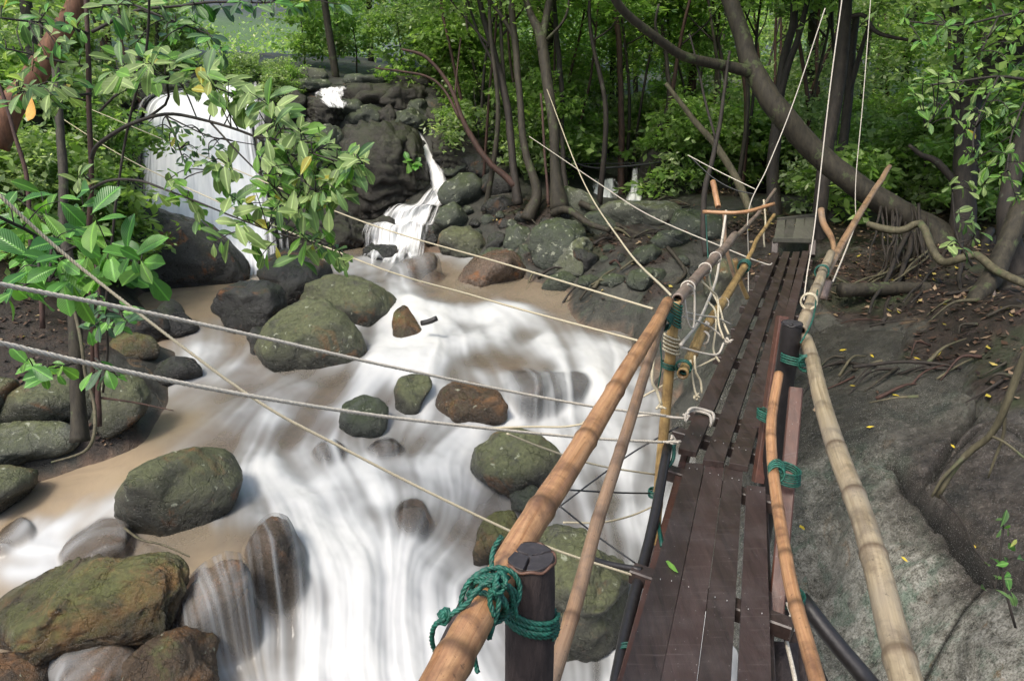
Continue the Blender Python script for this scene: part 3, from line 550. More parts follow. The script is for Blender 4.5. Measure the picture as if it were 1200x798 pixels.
# falls: sheets between a left and a right edge (pixel, depth), streaked lengthwise
fm = NB('falling_water'); uu = fm.attr('across'); vl = fm.attr('down'); ed = fm.attr('edge')
cv = fm.n('CombineXYZ'); fm.l(uu, cv.inputs[0]); fm.l(vl, cv.inputs[1]); mp = fm.n('Mapping'); mp.inputs['Scale'].default_value = (9, .9, 1); fm.l(cv.outputs[0], mp.inputs[0])
s1 = fm.noise(mp.outputs[0], 1.5, 5, .6, .25); 
fm.l(fm.ramp(s1, [(.25, (.60, .61, .62)), (.6, (.85, .85, .84))]), fm.b.inputs['Base Color']); fm.b.inputs['Roughness'].default_value = .6
fm.b.inputs['Specular IOR Level'].default_value = .2
tr = fm.n('BsdfTransparent'); ms = fm.n('MixShader'); al = fm.rng(fm.math('ADD', ed, fm.math('MULTIPLY', fm.math('SUBTRACT', s1, .5), 2.9)), .10, .95)
fm.l(al, ms.inputs[0]); fm.l(tr.outputs[0], ms.inputs[1]); fm.l(fm.b.outputs[0], ms.inputs[2]); fm.l(ms.outputs[0], fm.out.inputs[0])
FALLM = fm.m
def fall(name, L, R, label, nu=50, nv=70, bulge=.12, full=1.0, seed=0, steps=0.):
    A = spline([D(*p) for p in L], nv); B = spline([D(*p) for p in R], nv)
    u = np.linspace(0, 1, nu); V = A[:, None]+(B-A)[:, None]*u[None, :, None]
    wd = np.linalg.norm(B-A, axis=1).mean()
    n = fbm(np.c_[np.tile(u*wd*5, nv), np.repeat(np.linspace(0, 1.2, nv), nu), np.full(nu*nv, seed)], 4, seed).reshape(nv, nu)
    V[..., 1] -= bulge*np.sin(u*math.pi)[None]**.6+n*.07+steps*np.sin(np.linspace(0, 19, nv)[:, None]+3*n+u[None]*4); V[..., 2] += steps*.8*np.cos(np.linspace(0, 19, nv)[:, None]+2*n)
    e = np.minimum(u, 1-u)*2; e = np.tile(smooth01(e*1.6), nv)*full
    dn = np.repeat(np.linspace(0, 1, nv), nu); e = e*smooth01(dn*8+.1)*smooth01((1-dn)*8+.25)
    idx = np.arange(nu*nv).reshape(nv, nu); Fc = np.stack([idx[:-1, :-1], idx[1:, :-1], idx[1:, 1:], idx[:-1, 1:]], -1).reshape(-1, 4)
    o = obj(name, V.reshape(-1, 3), Fc, FALLM, attrs={'across': np.tile(u*wd, nv)+seed*3.3, 'down': dn*2, 'edge': e})
    return tag(o, label, kind='structure')
fall('waterfall', [(258,98,13.0),(200,106,12.7),(163,120,12.3),(156,190,11.9),(153,245,11.4),(150,310,10.7)], [(308,96,13.0),(312,120,12.7),(318,160,12.3),(328,210,11.9),(338,260,11.4),(345,335,10.4)], 'broad white waterfall behind the leafy branch at upper left', 90, 110, .25, 1.7, 1)
fall('waterfall', [(487,149,13.2),(493,178,12.8),(502,205,12.6),(508,236,12.3)], [(490,149,13.2),(508,182,12.8),(520,200,12.5),(528,228,12.1)], 'narrow white spout falling beside the big dark rock face', 24, 60, .05, 1.3, 2)
fall('waterfall', [(507,222,12.3),(470,240,12.0),(440,256,11.7),(424,276,11.2),(418,310,10.5)], [(527,219,12.1),(522,240,11.8),(512,256,11.5),(505,272,11.1),(500,310,10.5)], 'low fan of white water spreading over ledges below the narrow spout', 70, 80, .12, .80, 3, .09)
fall('waterfall', [(372,104,13.3),(368,112,13.0),(384,126,12.75)], [(406,100,13.3),(407,112,13.0),(406,128,12.75)], 'small white lip of water on top of the rock ledge', 24, 20, .05, .8, 4)
fall('waterfall', [(694,208,12.7),(692,222,12.5),(693,240,12.2)], [(724,208,12.7),(725,222,12.5),(722,240,12.2)], 'faint small cascade in the wood, left of the red stem', 24, 30, .08, .9, 5)
fall('waterfall', [(741,196,12.7),(737,215,12.5),(731,242,12.1)], [(747,196,12.7),(750,215,12.5),(754,242,12.1)], 'thin cascade in the wood between dark boulders', 20, 30, .05, .9, 6)
fall('waterfall', [(292,92,14.5),(285,100,14)], [(303,92,14.5),(306,104,14)], 'tip of white water at the brink above the broad fall', 12, 12, .03, 1.2, 7)

# ---------------------------------------------------------------- boulders: outline, level of the foot, look
def ico(sub):
    import bmesh
    bm = bmesh.new(); bmesh.ops.create_icosphere(bm, subdivisions=sub, radius=1)
    V = np.array([v.co[:] for v in bm.verts]); Fc = np.array([[v.index for v in f.verts] for f in bm.faces]); bm.free(); return V, Fc
ICO = {k: ico(k) for k in (3, 4, 5, 6)}
def polar(outl):
    P = np.array(outl, float); c = (P.min(0)+P.max(0))/2; E = []
    for a, b in zip(P, np.roll(P, -1, 0)):
        E.append(a+(b-a)*np.linspace(0, 1, 40)[:, None])
    E = np.vstack(E)-c; ang = np.arctan2(-E[:, 1], E[:, 0]); r = np.hypot(E[:, 0], E[:, 1]); bins = np.zeros(72)
    k = ((ang+math.pi)/(2*math.pi)*72).astype(int) % 72
    for i in range(72): bins[i] = r[k == i].max() if (k == i).any() else 0
    for i in np.where(bins == 0)[0]: bins[i] = max(bins[i-1], bins[(i+1) % 72])
    bins = (np.roll(bins, 1)+2*bins+np.roll(bins, -1))/4
    return c, bins
RSEED = [0]; SUBS = []
_T = np.linspace(2.5, 22, 260)
def ground_t(px, py):
    P = np.array([D(px, py, t) for t in _T]); lz = land_z(P[:, 0], P[:, 1], False)[0]; h = np.where(P[:, 2] < lz)[0]
    return _T[h[0]] if len(h) else 20.
def boulder(outl, foot, mat, label, name='boulder', sub=4, thick=.8, ang=12, rough=.11, sharp=10., ext=.32, group=None, dt=0., parent=None, sink=0., strata=0.):
    """outl: silhouette in the photograph; foot: ('z', level of its foot) or ('t', distance)"""
    RSEED[0] += 1; rs = np.random.default_rng(RSEED[0]*17+3)
    c, Rb = polar(outl); ys = [p[1] for p in outl]; yb = max(ys)
    sx = (max(p[0] for p in outl)-min(p[0] for p in outl))/2; sy = (yb-min(ys))/2
    t0 = tz(yb, foot[1]) if foot[0] == 'z' else ground_t(c[0], yb)-.05 if foot[0] == 'g' else foot[1]
    T = thick*.5*(sx+sy)/F*t0; tc = t0+.6*T+dt
    V, Fc = ICO[sub]; nrm = rs.normal(size=(ang, 3)); nrm /= np.linalg.norm(nrm, axis=1)[:, None]; dd = rs.uniform(.72, 1., ang)
    dots = np.clip(V@nrm.T, 0, None)/dd; r = (dots**sharp).sum(1)**(-1/sharp); r = np.clip(r, .5, 1.35)
    S = V*r[:, None]; off = rs.uniform(-50, 50, 3)
    S = S*(1+rough*fbm(S*1.7+off, 4, 2)+rough*.45*fbm(S*5.5+off, 4, 8, True))[:, None]
    if strata:
        S = S*(1+.06*fbm(S*5+off, 5, 28, True))[:, None]
        q_ = S[:, 2]*4.2+.9*fbm(S*1.3+off, 3, 5)+S[:, 0]*.5; fq = q_-np.floor(q_); S = S*(1+strata*(np.abs(fq-.5)*2-.5)*np.sign(1))[:, None]; q2 = S[:, 0]*3.1+1.2*fbm(S*1.1+off, 3, 6); f2 = np.abs((q2-np.floor(q2))-.5)*2; S = S*(1-strata*.9*(f2 > .86))[:, None]
    if sub >= 5: S = S*(1+.018*fbm(S*15+off, 4, 18, True))[:, None]
    ph = np.arctan2(S[:, 2], S[:, 0]); rho = np.hypot(S[:, 0], S[:, 2]); k = ((ph+math.pi)/(2*math.pi)*36).astype(int) % 36
    sil = np.array([rho[k == i].max() if (k == i).any() else 1 for i in range(36)]); sil = (np.roll(sil, 1)+2*sil+np.roll(sil, -1))/4
    x36 = (np.arange(36)+.5)/36*2*math.pi-math.pi; x72 = (np.arange(72)+.5)/72*2*math.pi-math.pi
    Sp = np.interp(ph, np.r_[x36[-1]-2*math.pi, x36, x36[0]+2*math.pi], np.r_[sil[-1], sil, sil[0]])
    Rp = np.interp(ph, np.r_[x72[-1]-2*math.pi, x72, x72[0]+2*math.pi], np.r_[Rb[-1], Rb, Rb[0]])
    Rp = Rp*(1+ext*np.clip(-np.sin(ph), 0, 1)**2)
    a = S[:, 0]/Sp*Rp/F*tc; b = S[:, 2]/Sp*Rp/F*tc
    C = D(c[0], c[1], tc)-np.array((0, 0, sink)); up = np.array((0, ST, CT)); right = np.array((1., 0, 0)); fw = np.array((0, CT, -ST))
    # depth runs mostly level: the block stands on the ground
    fw = fw*.55+np.array((0, 1., 0))*.45
    Wd = C+a[:, None]*right+b[:, None]*up+(S[:, 1]*T)[:, None]*fw
    zf_ = D(c[0], yb, t0)[2]; wet = 1-smooth01((Wd[:, 2]-zf_-.02)/.28+.45*fbm(Wd*4, 2, 77)); wet = wet if foot[0] == 'z' else wet*.5
    o = obj(name, Wd, Fc, mat, parent, attrs={'wet': wet})
    if mat is R_SUB and foot[0] == 'z': SUBS.append(o)
    if parent is None: tag(o, label, 'rock' if name != 'boulder' else 'boulder', group)
    else: o['label'] = label
    return o
Bd = boulder
Bd([(142,600),(148,572),(172,537),(200,523),(240,525),(262,540),(279,568),(272,592),(245,612),(205,624),(165,620),(148,612)], ('z',-1.5), R_GREEN, 'rounded mossy green boulder alone in the tan shallows at left', sub=5, thick=.85, sharp=5, rough=.07)
Bd([(-40,730),(0,706),(60,672),(112,652),(140,658),(190,650),(212,655),(220,672),(216,700),(202,722),(206,738),(150,748),(80,752),(0,760),(-40,760)], ('z',-1.72), R_RUST, 'long angular boulder patched with green moss and rust at lower left', ext=.06, sub=6, thick=.5, sharp=10, ang=18, rough=.16)
Bd([(152,765),(180,745),(206,737),(222,752),(238,775),(258,812),(230,860),(150,860),(140,800)], ('z',-2.05), R_RUST2, 'rust brown rock at the bottom edge below the long mossy boulder', sub=5, thick=.8, rough=.15, sharp=9)
Bd([(-30,775),(0,765),(35,765),(55,780),(62,800),(50,840),(-30,840)], ('z',-1.95), R_RUST2, 'low orange brown rock in the bottom left corner', thick=.8)
Bd([(60,770),(90,758),(140,752),(160,770),(170,800),(150,840),(60,840)], ('z',-2.05), R_SUB, 'brown rock under a film of water beside the bottom left corner', thick=.8, sub=4)
Bd([(-60,560),(-20,543),(15,542),(38,553),(40,565),(18,588),(-10,600),(-60,610)], ('z',-1.5), R_GREEN, 'rounded green rock cut by the left edge above the tan water')
Bd([(-60,512),(-20,496),(40,492),(80,497),(93,515),(86,528),(55,535),(0,543),(-60,545)], ('z',-1.27), R_PALE, 'flat pale lichen covered rock on the left shore', sub=5, thick=.8, sharp=8, rough=.12)
Bd([(-10,498),(10,468),(40,446),(78,440),(100,448),(118,470),(112,492),(60,500)], ('z',-1.05), R_GREEN, 'sloping dark green rock behind the flat pale rock', thick=.9)
Bd([(-60,500),(-60,440),(-10,438),(18,446),(10,470),(-6,490)], ('z',-1.0), R_GREEN, 'green rock at the left edge above the flat pale rock', thick=.9)
Bd([(108,470),(120,448),(148,438),(168,446),(176,468),(168,486),(140,502),(116,510),(104,495)], ('z',-1.2), R_GREEN, 'dark mossy rock behind the two thin tree stems on the shore')
Bd([(122,408),(130,394),(155,388),(180,393),(190,408),(182,420),(152,426),(130,420)], ('z',-1.0), R_RUST, 'brown stone with an orange patch behind the lower leaf spray')
Bd([(178,440),(184,426),(205,416),(225,421),(236,434),(232,446),(205,448)], ('z',-1.16), R_DARK, 'low dark stone at the waterline left of the first rapids')
Bd([(186,375),(188,358),(195,350),(206,356),(216,368),(231,385),(218,392),(192,390)], ('z',-1.0), R_DARK, 'small upright dark stone beside the calm tan pool', sharp=9)
Bd([(148,385),(160,368),(180,362),(196,372),(200,388),(180,396),(152,396)], ('z',-.97), R_DARK, 'dark low stone behind the small upright stone')
Bd([(20,400),(35,388),(60,382),(90,390),(95,402),(60,410),(25,408)], ('z',-.85), R_DARK, 'half buried grey stone on the leafy left bank')
Bd([(98,320),(102,280),(112,248),(140,233),(170,236),(205,250),(245,264),(272,288),(290,312),(286,330),(250,338),(180,340),(130,338)], ('z',-.93), R_DARK, 'large smooth dark boulder at the foot of the broad waterfall', sub=5, thick=.6, sharp=6)
Bd([(251,362),(262,340),(285,328),(318,328),(335,336),(338,356),(326,376),(295,389),(268,386)], ('z',-1.0), R_DARK, 'wet dark boulder left of the mossy boulder cluster', sub=5)
Bd([(298,318),(308,302),(330,291),(362,296),(388,310),(392,330),(370,350),(340,360),(318,350)], ('z',-.95), R_DARK, 'broad dark boulder at the back of the boulder cluster', sub=5)
Bd([(350,352),(362,332),(385,322),(415,321),(442,334),(462,350),(469,370),(455,386),(425,392),(390,385),(362,374)], ('z',-1.08), R_GREEN, 'green boulder at the right end of the boulder cluster', sub=5)
Bd([(300,408),(308,386),(325,366),(352,350),(385,351),(408,368),(424,392),(430,415),(420,432),(385,440),(345,438),(315,424)], ('z',-1.22), R_GREEN, 'big domed mossy boulder at the front of the boulder cluster', sub=5, sharp=5, rough=.08)
Bd([(289,395),(298,382),(318,384),(322,402),(312,418),(296,414)], ('z',-1.12), R_DARK, 'small dark stone tucked against the domed mossy boulder')
Bd([(459,380),(461,366),(472,357),(484,370),(496,388),(494,401),(478,404),(464,396)], ('z',-1.1), R_RUST2, 'brown wedge shaped stone leaning in the rapids', sharp=10, rough=.12)
Bd([(460,458),(466,444),(482,439),(503,441),(507,452),(498,466),(488,480),(474,488),(464,476)], ('z',-1.36), R_GREEN, 'small smooth green stone beside the rust topped boulder', sharp=9, rough=.05)
Bd([(507,478),(514,460),(530,448),(560,449),(585,458),(598,474),(594,490),(565,498),(525,498)], ('z',-1.40), R_RUST2, 'rust topped boulder between two mid stream chutes', sub=5, thick=.8, rough=.08)
Bd([(397,490),(402,474),(422,465),(445,470),(455,482),(453,500),(438,513),(412,511),(400,502)], ('z',-1.40), R_GREY, 'greenish round stone below the thick twisted ropes', rough=.1)
Bd([(550,548),(556,525),(575,507),(602,498),(632,505),(655,524),(662,548),(652,566),(618,572),(575,568)], ('z',-1.62), R_GREEN, 'round dark green boulder in white water left of the near bamboo rail', sub=5, thick=.85, sharp=5, rough=.07)
Bd([(593,580),(600,571),(625,569),(640,578),(640,592),(620,599),(600,595)], ('z',-1.68), R_GREY, 'small flat stone just below the round dark green boulder')
Bd([(600,700),(606,650),(628,622),(658,610),(688,617),(704,640),(725,658),(742,672),(743,712),(728,745),(700,765),(660,768),(622,750),(602,730)], ('z',-2.1), R_GREEN, 'large mossy boulder behind the dark timber post beside the deck', sub=6, thick=.8, sharp=8, rough=.13)
Bd([(556,640),(562,612),(578,600),(602,598),(608,615),(604,640),(585,652),(562,655)], ('z',-1.85), R_RUST, 'mossy brown rock wet by spray left of the near post')
Bd([(288,655),(292,625),(302,600),(318,590),(334,596),(350,628),(358,660),(340,688),(300,684)], ('z',-1.74), R_SUB, 'brown rock with dark face standing in the veil of the lower cascade', sub=5, rough=.15, sink=0.10)
Bd([(62,606),(68,597),(88,593),(104,600),(98,610),(76,613)], ('z',-1.6), R_RUST, 'small dark stone with yellow top in the left shallows')
Bd([(76,645),(80,628),(110,614),(145,606),(158,615),(150,632),(120,645),(92,652)], ('z',-1.62), R_SUB, 'submerged brown slab below the small yellow topped stone', sink=0.06)
Bd([(0,640),(5,618),(25,606),(38,612),(30,630),(12,642),(-20,645)], ('z',-1.62), R_SUB, 'submerged tan stone by the left edge', sink=0.05)
Bd([(463,612),(464,588),(478,578),(495,582),(502,600),(498,618),(482,628),(468,624)], ('z',-1.72), R_SUB, 'dark red stone showing through white water mid stream', sink=0.12)
Bd([(368,528),(372,514),(390,509),(402,520),(400,536),(386,543),(374,540)], ('z',-1.46), R_SUB, 'small reddish stone below the thick lower rope', sink=0.07)
Bd([(434,524),(440,514),(458,510),(468,516),(466,527),(448,531)], ('z',-1.44), R_SUB, 'tiny reddish stone right of the greenish round stone', sink=0.05)
Bd([(190,735),(205,690),(230,660),(262,640),(285,640),(290,665),(275,700),(250,722),(222,742),(205,750)], ('z',-1.80), R_SUB, 'brown ledge under thin water above the lower cascade', sub=5, thick=.6, rough=.12, sink=0.10)
Bd([(560,432),(590,420),(640,422),(690,428),(700,445),(660,455),(600,452),(565,446)], ('z',-1.16), R_SUB, 'reddish slab under the mid stream rapids', sink=0.18)
Bd([(428,296),(432,288),(446,286),(465,288),(467,298),(456,303),(436,303)], ('z',-.72), R_DARK, 'small wet stone in the pool under the low fan of water')
Bd([(425,292),(436,284),(440,290),(438,298),(426,300)], ('z',-.70), R_DARK, 'tiny dark stone left of the small wet pool stone')
Bd([(456,320),(475,304),(505,296),(514,300),(512,314),(490,326),(465,328)], ('z',-.78), R_SUB, 'flat brown ledge awash in the upper pool')
# thin water carried over the drowned stones
from mathutils.bvhtree import BVHTree
LIFT = np.zeros(len(Q)); 
for o_ in SUBS:
    me_ = o_.data; L0 = np.array(o_.location); vv_ = np.array([v.co[:] for v in me_.vertices])+L0; bt = BVHTree.FromPolygons([tuple(v) for v in vv_], [tuple(p.vertices) for p in me_.polygons])
    sel = np.where((Q[:, 0] > vv_[:, 0].min()) & (Q[:, 0] < vv_[:, 0].max()) & (Q[:, 1] > vv_[:, 1].min()) & (Q[:, 1] < vv_[:, 1].max()))[0]
    for k_ in sel:
        h_ = bt.ray_cast(Vector((Q[k_, 0], Q[k_, 1], 5)), Vector((0, 0, -1)))
        if h_[0] is not None: LIFT[k_] = max(LIFT[k_], h_[0].z+.014-ZW2[k_])
LIFT = np.clip(LIFT, 0, 1); LR = LIFT.reshape(NV, NU)
for _ in range(3): LR = np.maximum.reduce([LR, np.roll(LR, 1, 0)*.97, np.roll(LR, -1, 0)*.97, np.roll(LR, 1, 1)*.97, np.roll(LR, -1, 1)*.97])
LIFT = np.maximum(blur(LR, 2).ravel(), LIFT); cov = np.clip(blur(np.clip(LIFT/.04, 0, 1).reshape(NV, NU), 2).ravel(), 0, 1)
ZW2 = ZW2+LIFT; f = f*(1-cov*.72)+cov*np.clip(.10+.09*A1.ravel()+.08*A2.ravel(), 0, .6)
stream = obj('stream_water', np.c_[Q, ZW2], Fq[kf], wm.m, origin=np.zeros(3), attrs={'foam': f, 'tan': TAN, 'film': cov})
tag(stream, kind='structure')
# right bank of the upper stream
Bd([(513,231),(520,214),(538,202),(556,203),(570,217),(566,232),(552,240),(532,242),(520,240)], ('g',), R_GREY, 'green grey boulder right beside the narrow spout', rough=.1)
Bd([(508,258),(516,243),(532,236),(541,242),(549,256),(540,268),(520,270)], ('g',), R_GREY, 'lichened stone wedged below the boulder beside the narrow spout')
Bd([(497,278),(499,266),(508,262),(517,268),(518,280),(508,286),(499,284)], ('g',), R_DARK, 'dark stone at the right foot of the low fan of water')
Bd([(511,285),(515,272),(528,265),(552,265),(566,276),(572,288),(562,299),(535,300),(518,296)], ('g',), R_GREEN, 'rounded green boulder at the upper pool edge', sub=5, sharp=9)
Bd([(530,330),(540,315),(555,302),(580,291),(603,293),(616,312),(619,326),(606,335),(575,346),(558,345),(548,336)], ('g',), R_SUB, 'broad flat brown green slab sloping into the pool', sub=5, thick=1.1, sharp=9)
Bd([(562,300),(572,290),(600,292),(612,300),(618,318),(600,330),(570,318)], ('g',), R_GREY, 'green top block of the flat slab by the pool', thick=.9)
Bd([(570,290),(572,276),(582,271),(592,274),(593,284),(583,293)], ('g',), R_DARK, 'small dark stone behind the flat slab')
Bd([(590,288),(593,268),(605,262),(622,268),(624,280),(618,290),(600,292)], ('g',), R_GREY, 'blocky green stone between the roots and the flat slab')
Bd([(606,298),(608,288),(618,286),(626,296),(622,304),(610,304)], ('g',), R_GREY, 'small rounded stone below the blocky green stone')
Bd([(619,292),(622,270),(636,258),(655,254),(678,259),(688,272),(684,296),(668,312),(645,318),(628,308)], ('g',), R_GREY, 'tall pale green boulder in the bank pile', sub=5, rough=.13, sharp=10)
Bd([(647,305),(654,290),(668,279),(686,276),(699,288),(694,304),(680,318),(655,320)], ('g',), R_PALE, 'rough yellow green boulder in front of the tall pale green boulder', sub=5, rough=.15)
Bd([(634,336),(645,322),(662,317),(678,325),(676,338),(655,344),(640,344)], ('g',), R_GREY, 'low green stone at the water below the bank pile')
Bd([(676,334),(680,324),(692,321),(703,326),(703,336),(690,340)], ('g',), R_GREY, 'first low stone of the row edging the smooth slab')
Bd([(702,332),(706,323),(720,320),(732,324),(733,334),(716,338)], ('g',), R_GREY, 'second low stone of the row edging the smooth slab')
Bd([(732,332),(736,318),(760,313),(780,316),(784,330),(765,337),(742,337)], ('g',), R_GREY, 'long green block ending the row beside the smooth slab', sharp=10)
Bd([(668,300),(672,290),(690,293),(702,300),(700,312),(680,318)], ('g',), R_DARK, 'dark stone in the shade of the bank pile')
Bd([(656,240),(656,226),(664,217),(682,222),(698,234),(703,242),(690,252),(668,250)], ('g',), R_PALE, 'yellow mossy rock below the central trees', rough=.12)
Bd([(680,262),(686,250),(702,246),(720,256),(732,268),(722,278),(698,276)], ('g',), R_GREY, 'mossy rock among roots below the yellow mossy rock')
Bd([(700,246),(708,238),(726,235),(762,235),(790,238),(798,248),(785,258),(768,266),(735,268),(712,258)], ('g',), R_PALE, 'wide flat pale boulder in front of the cascade in the wood', sub=5, sharp=9)
Bd([(784,262),(792,246),(815,244),(838,250),(848,264),(838,280),(805,282),(788,276)], ('g',), R_GREY, 'wide green slab behind the fork of the far rail', sub=4)
Bd([(760,282),(775,270),(800,270),(815,280),(808,292),(775,294)], ('g',), R_GREY, 'green stone behind the far left bamboo rail')
Bd([(738,300),(748,290),(766,286),(776,294),(768,306),(748,308)], ('g',), R_GREY, 'pale stone lying among the fallen sticks')
Bd([(688,212),(690,190),(702,184),(735,186),(740,205),(736,216),(700,216)], ('t',14.2), R_PALE, 'pale split boulder left of the red stem', thick=.9)
Bd([(728,186),(734,178),(756,176),(764,184),(756,194),(736,194)], ('t',15), R_PALE, 'small pale boulder above the thin cascade')
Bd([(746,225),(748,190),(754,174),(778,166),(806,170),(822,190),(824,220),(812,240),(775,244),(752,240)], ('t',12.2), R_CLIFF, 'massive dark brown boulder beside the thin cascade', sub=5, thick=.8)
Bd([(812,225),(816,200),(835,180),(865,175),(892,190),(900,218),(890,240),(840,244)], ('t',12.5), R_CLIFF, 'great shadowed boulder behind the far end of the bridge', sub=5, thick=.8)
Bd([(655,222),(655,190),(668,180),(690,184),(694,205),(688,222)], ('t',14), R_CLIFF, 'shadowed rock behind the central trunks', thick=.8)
Bd([(830,345),(826,318),(842,302),(862,306),(872,322),(870,345),(850,352)], ('g',), R_GREEN, 'dark green rock beneath the far left rail beside the deck')
Bd([(560,222),(566,206),(585,198),(600,206),(603,222),(585,230)], ('t',11.8), R_DARK, 'bluish dark rock under the leaning red stem')
Bd([(563,246),(570,232),(590,229),(603,238),(600,250),(580,254)], ('t',11.4), R_DARK, 'brown rock half under dead leaves by the tree base')
for i, (x, y, s) in enumerate([(556,262,7),(572,258,9),(590,262,8),(548,246,7),(612,255,10),(600,262,7),(640,262,9),(586,252,6),(676,268,7),(560,272,5),(662,252,8),(714,292,8),(728,302,7),(800,305,8),(815,318,9),(708,304,6)]):
    Bd([(x-s, y+1), (x-s*.5, y-s*.7), (x+s*.3, y-s*.75), (x+s, y-s*.1), (x+s*.7, y+s*.6), (x-s*.5, y+s*.6)], ('g',), R_GREY if i % 2 else R_DARK, ('green grey ' if i % 2 else 'dark wet ')+('larger ' if s > 8 else 'small ')+'stone half sunk '+('below the red leaning stem' if x < 600 else 'by the central tree bases' if x < 690 else 'among sticks before the far left rail'), name='stone', sub=3, group='small stones on the wooded bank')
# rock face between the falls
CL = [([(398,175),(403,145),(440,141),(486,146),(498,185),(509,228),(476,244),(425,254),(400,242)],12.5,'big dark rock face left of the narrow spout',5,.5),
 ([(470,165),(468,150),(484,146),(492,160),(500,190),(505,222),(490,226),(480,190)],12.3,'right hand edge block of the big dark rock face',4,.9),
 ([(358,135),(360,116),(382,112),(402,124),(406,142),(398,152),(372,150)],13.1,'rounded dark block under the small lip of water',5,.9),
 ([(322,165),(330,148),(370,146),(405,150),(408,172),(402,200),(402,240),(360,246),(335,230)],12.7,'dark wall of rock behind the pale leaves',5,.6),
 ([(405,118),(404,100),(430,97),(460,100),(472,112),(462,126),(430,130)],13.6,'stacked ledge stone right of the small lip of water',4,.8),
 ([(445,125),(450,108),(470,98),(498,100),(500,115),(478,128)],13.6,'top ledge block above the narrow spout',4,.8),
 ([(404,142),(410,126),(436,122),(456,132),(450,148),(420,150)],13.2,'grey jointed block on the rock face',4,.9),
 ([(438,150),(442,132),(458,122),(466,136),(464,150)],13.1,'narrow upright block on the rock face',4,.9),
 ([(462,146),(464,130),(484,126),(504,140),(502,152),(480,150)],13.0,'pale topped block at the brink of the narrow spout',4,.9),
 ([(474,124),(480,118),(500,118),(505,132),(506,142),(486,138)],13.4,'blue grey block right above the spout',4,.9),
 ([(500,150),(500,128),(516,124),(524,140),(522,156),(508,158)],13.3,'dark square block right of the spout top',4,.9),
 ([(508,185),(506,158),(530,148),(556,152),(572,170),(568,198),(535,206),(515,200)],12.9,'shadowed crag right of the narrow spout',5,.7),
 ([(335,104),(338,96),(360,92),(386,94),(391,102),(370,110),(345,110)],14.2,'long pale stone on the skyline above the rock face',4,.8),
 ([(318,128),(325,108),(350,106),(365,118),(360,140),(332,146)],13.3,'rock step at the right side of the broad fall',4,.8),
 ([(424,278),(428,262),(450,252),(464,256),(462,275),(452,284),(432,286)],11.5,'wet ledge left of the low fan of water',4,.8),
 ([(112,240),(108,200),(118,165),(140,140),(158,140),(160,190),(158,240),(140,246)],12.0,'brown rock wall at the left side of the broad fall',5,.6),
 ([(130,130),(135,105),(170,98),(180,112),(165,135),(145,145)],12.8,'dark rock at the top left of the broad fall',4,.8),
 ([(340,300),(340,250),(370,236),(410,246),(428,262),(430,285),(400,300),(365,305)],11.8,'shaded rock apron behind the leaf tips right of the broad fall',5,.6)]
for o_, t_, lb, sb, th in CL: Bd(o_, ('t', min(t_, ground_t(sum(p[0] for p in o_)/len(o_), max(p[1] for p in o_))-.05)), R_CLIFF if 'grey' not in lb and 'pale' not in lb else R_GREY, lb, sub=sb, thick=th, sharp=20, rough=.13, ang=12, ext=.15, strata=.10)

rq = random.Random(31)
for i, (x, y, s) in enumerate([(262,92,22),(318,92,18),(362,88,24),(428,95,28),(482,97,24),(212,102,20)]):
    Bd([(x-s, y+6), (x-s*.9, y-4), (x-s*.1, y-7), (x+s*.85, y-5), (x+s, y+5), (x, y+8)], ('g',), [R_GREY, R_CLIFF, R_PALE][i % 3], ['grey green', 'brown black', 'pale'][i % 3]+' stone on the skyline '+('above the broad fall' if x < 315 else 'around the small lip of water' if x < 430 else 'above the dark rock face'), name='stone', sub=3, thick=1., sharp=12, rough=.13, group='stones on the skyline above the falls')
for i in range(46):
    if i % 2 and i < 38: continue
    if i < 26: x, y = rq.uniform(402, 575), rq.uniform(100, 178)
    elif i < 38: x, y = rq.uniform(322, 402), rq.uniform(104, 240)
    else: x, y = rq.uniform(510, 600), rq.uniform(150, 215)
    if 484 < x < 535 and y > 146 and i < 26: x += 55
    s = rq.uniform(12, 22); sk = rq.uniform(-.2, .2); k = [(a_*s*rq.uniform(1.1, 1.45), (b_+a_*sk)*s*rq.uniform(.55, .7)) for a_, b_ in [(-1, -.5), (-.8, -.95), (0, -1), (.85, -.9), (1, -.4), (1, .6), (.7, 1), (-.7, 1), (-1, .6)]]
    where_ = ('on the rock face' if y > 140 else 'on the top ledges')+(' left of the narrow spout' if x < 486 else ' right of the narrow spout') if i < 26 else 'between the broad fall and the dark rock face' if i < 38 else 'on the crag behind the red leaning stem'
    Bd([(x+a, y+b) for a, b in k], ('g',), [R_CLIFF, R_CLIFF, R_GREY, R_DARK][(i//2) % 4], ('large ' if s > 18 else 'middle sized ' if s > 15 else 'small ')+['brown black', 'brown black', 'grey green', 'wet dark grey'][(i//2) % 4]+' block '+where_, name='stone', sub=4, thick=.9, sharp=24, rough=.10, ang=10, strata=.05, group='jointed blocks of the rock face')
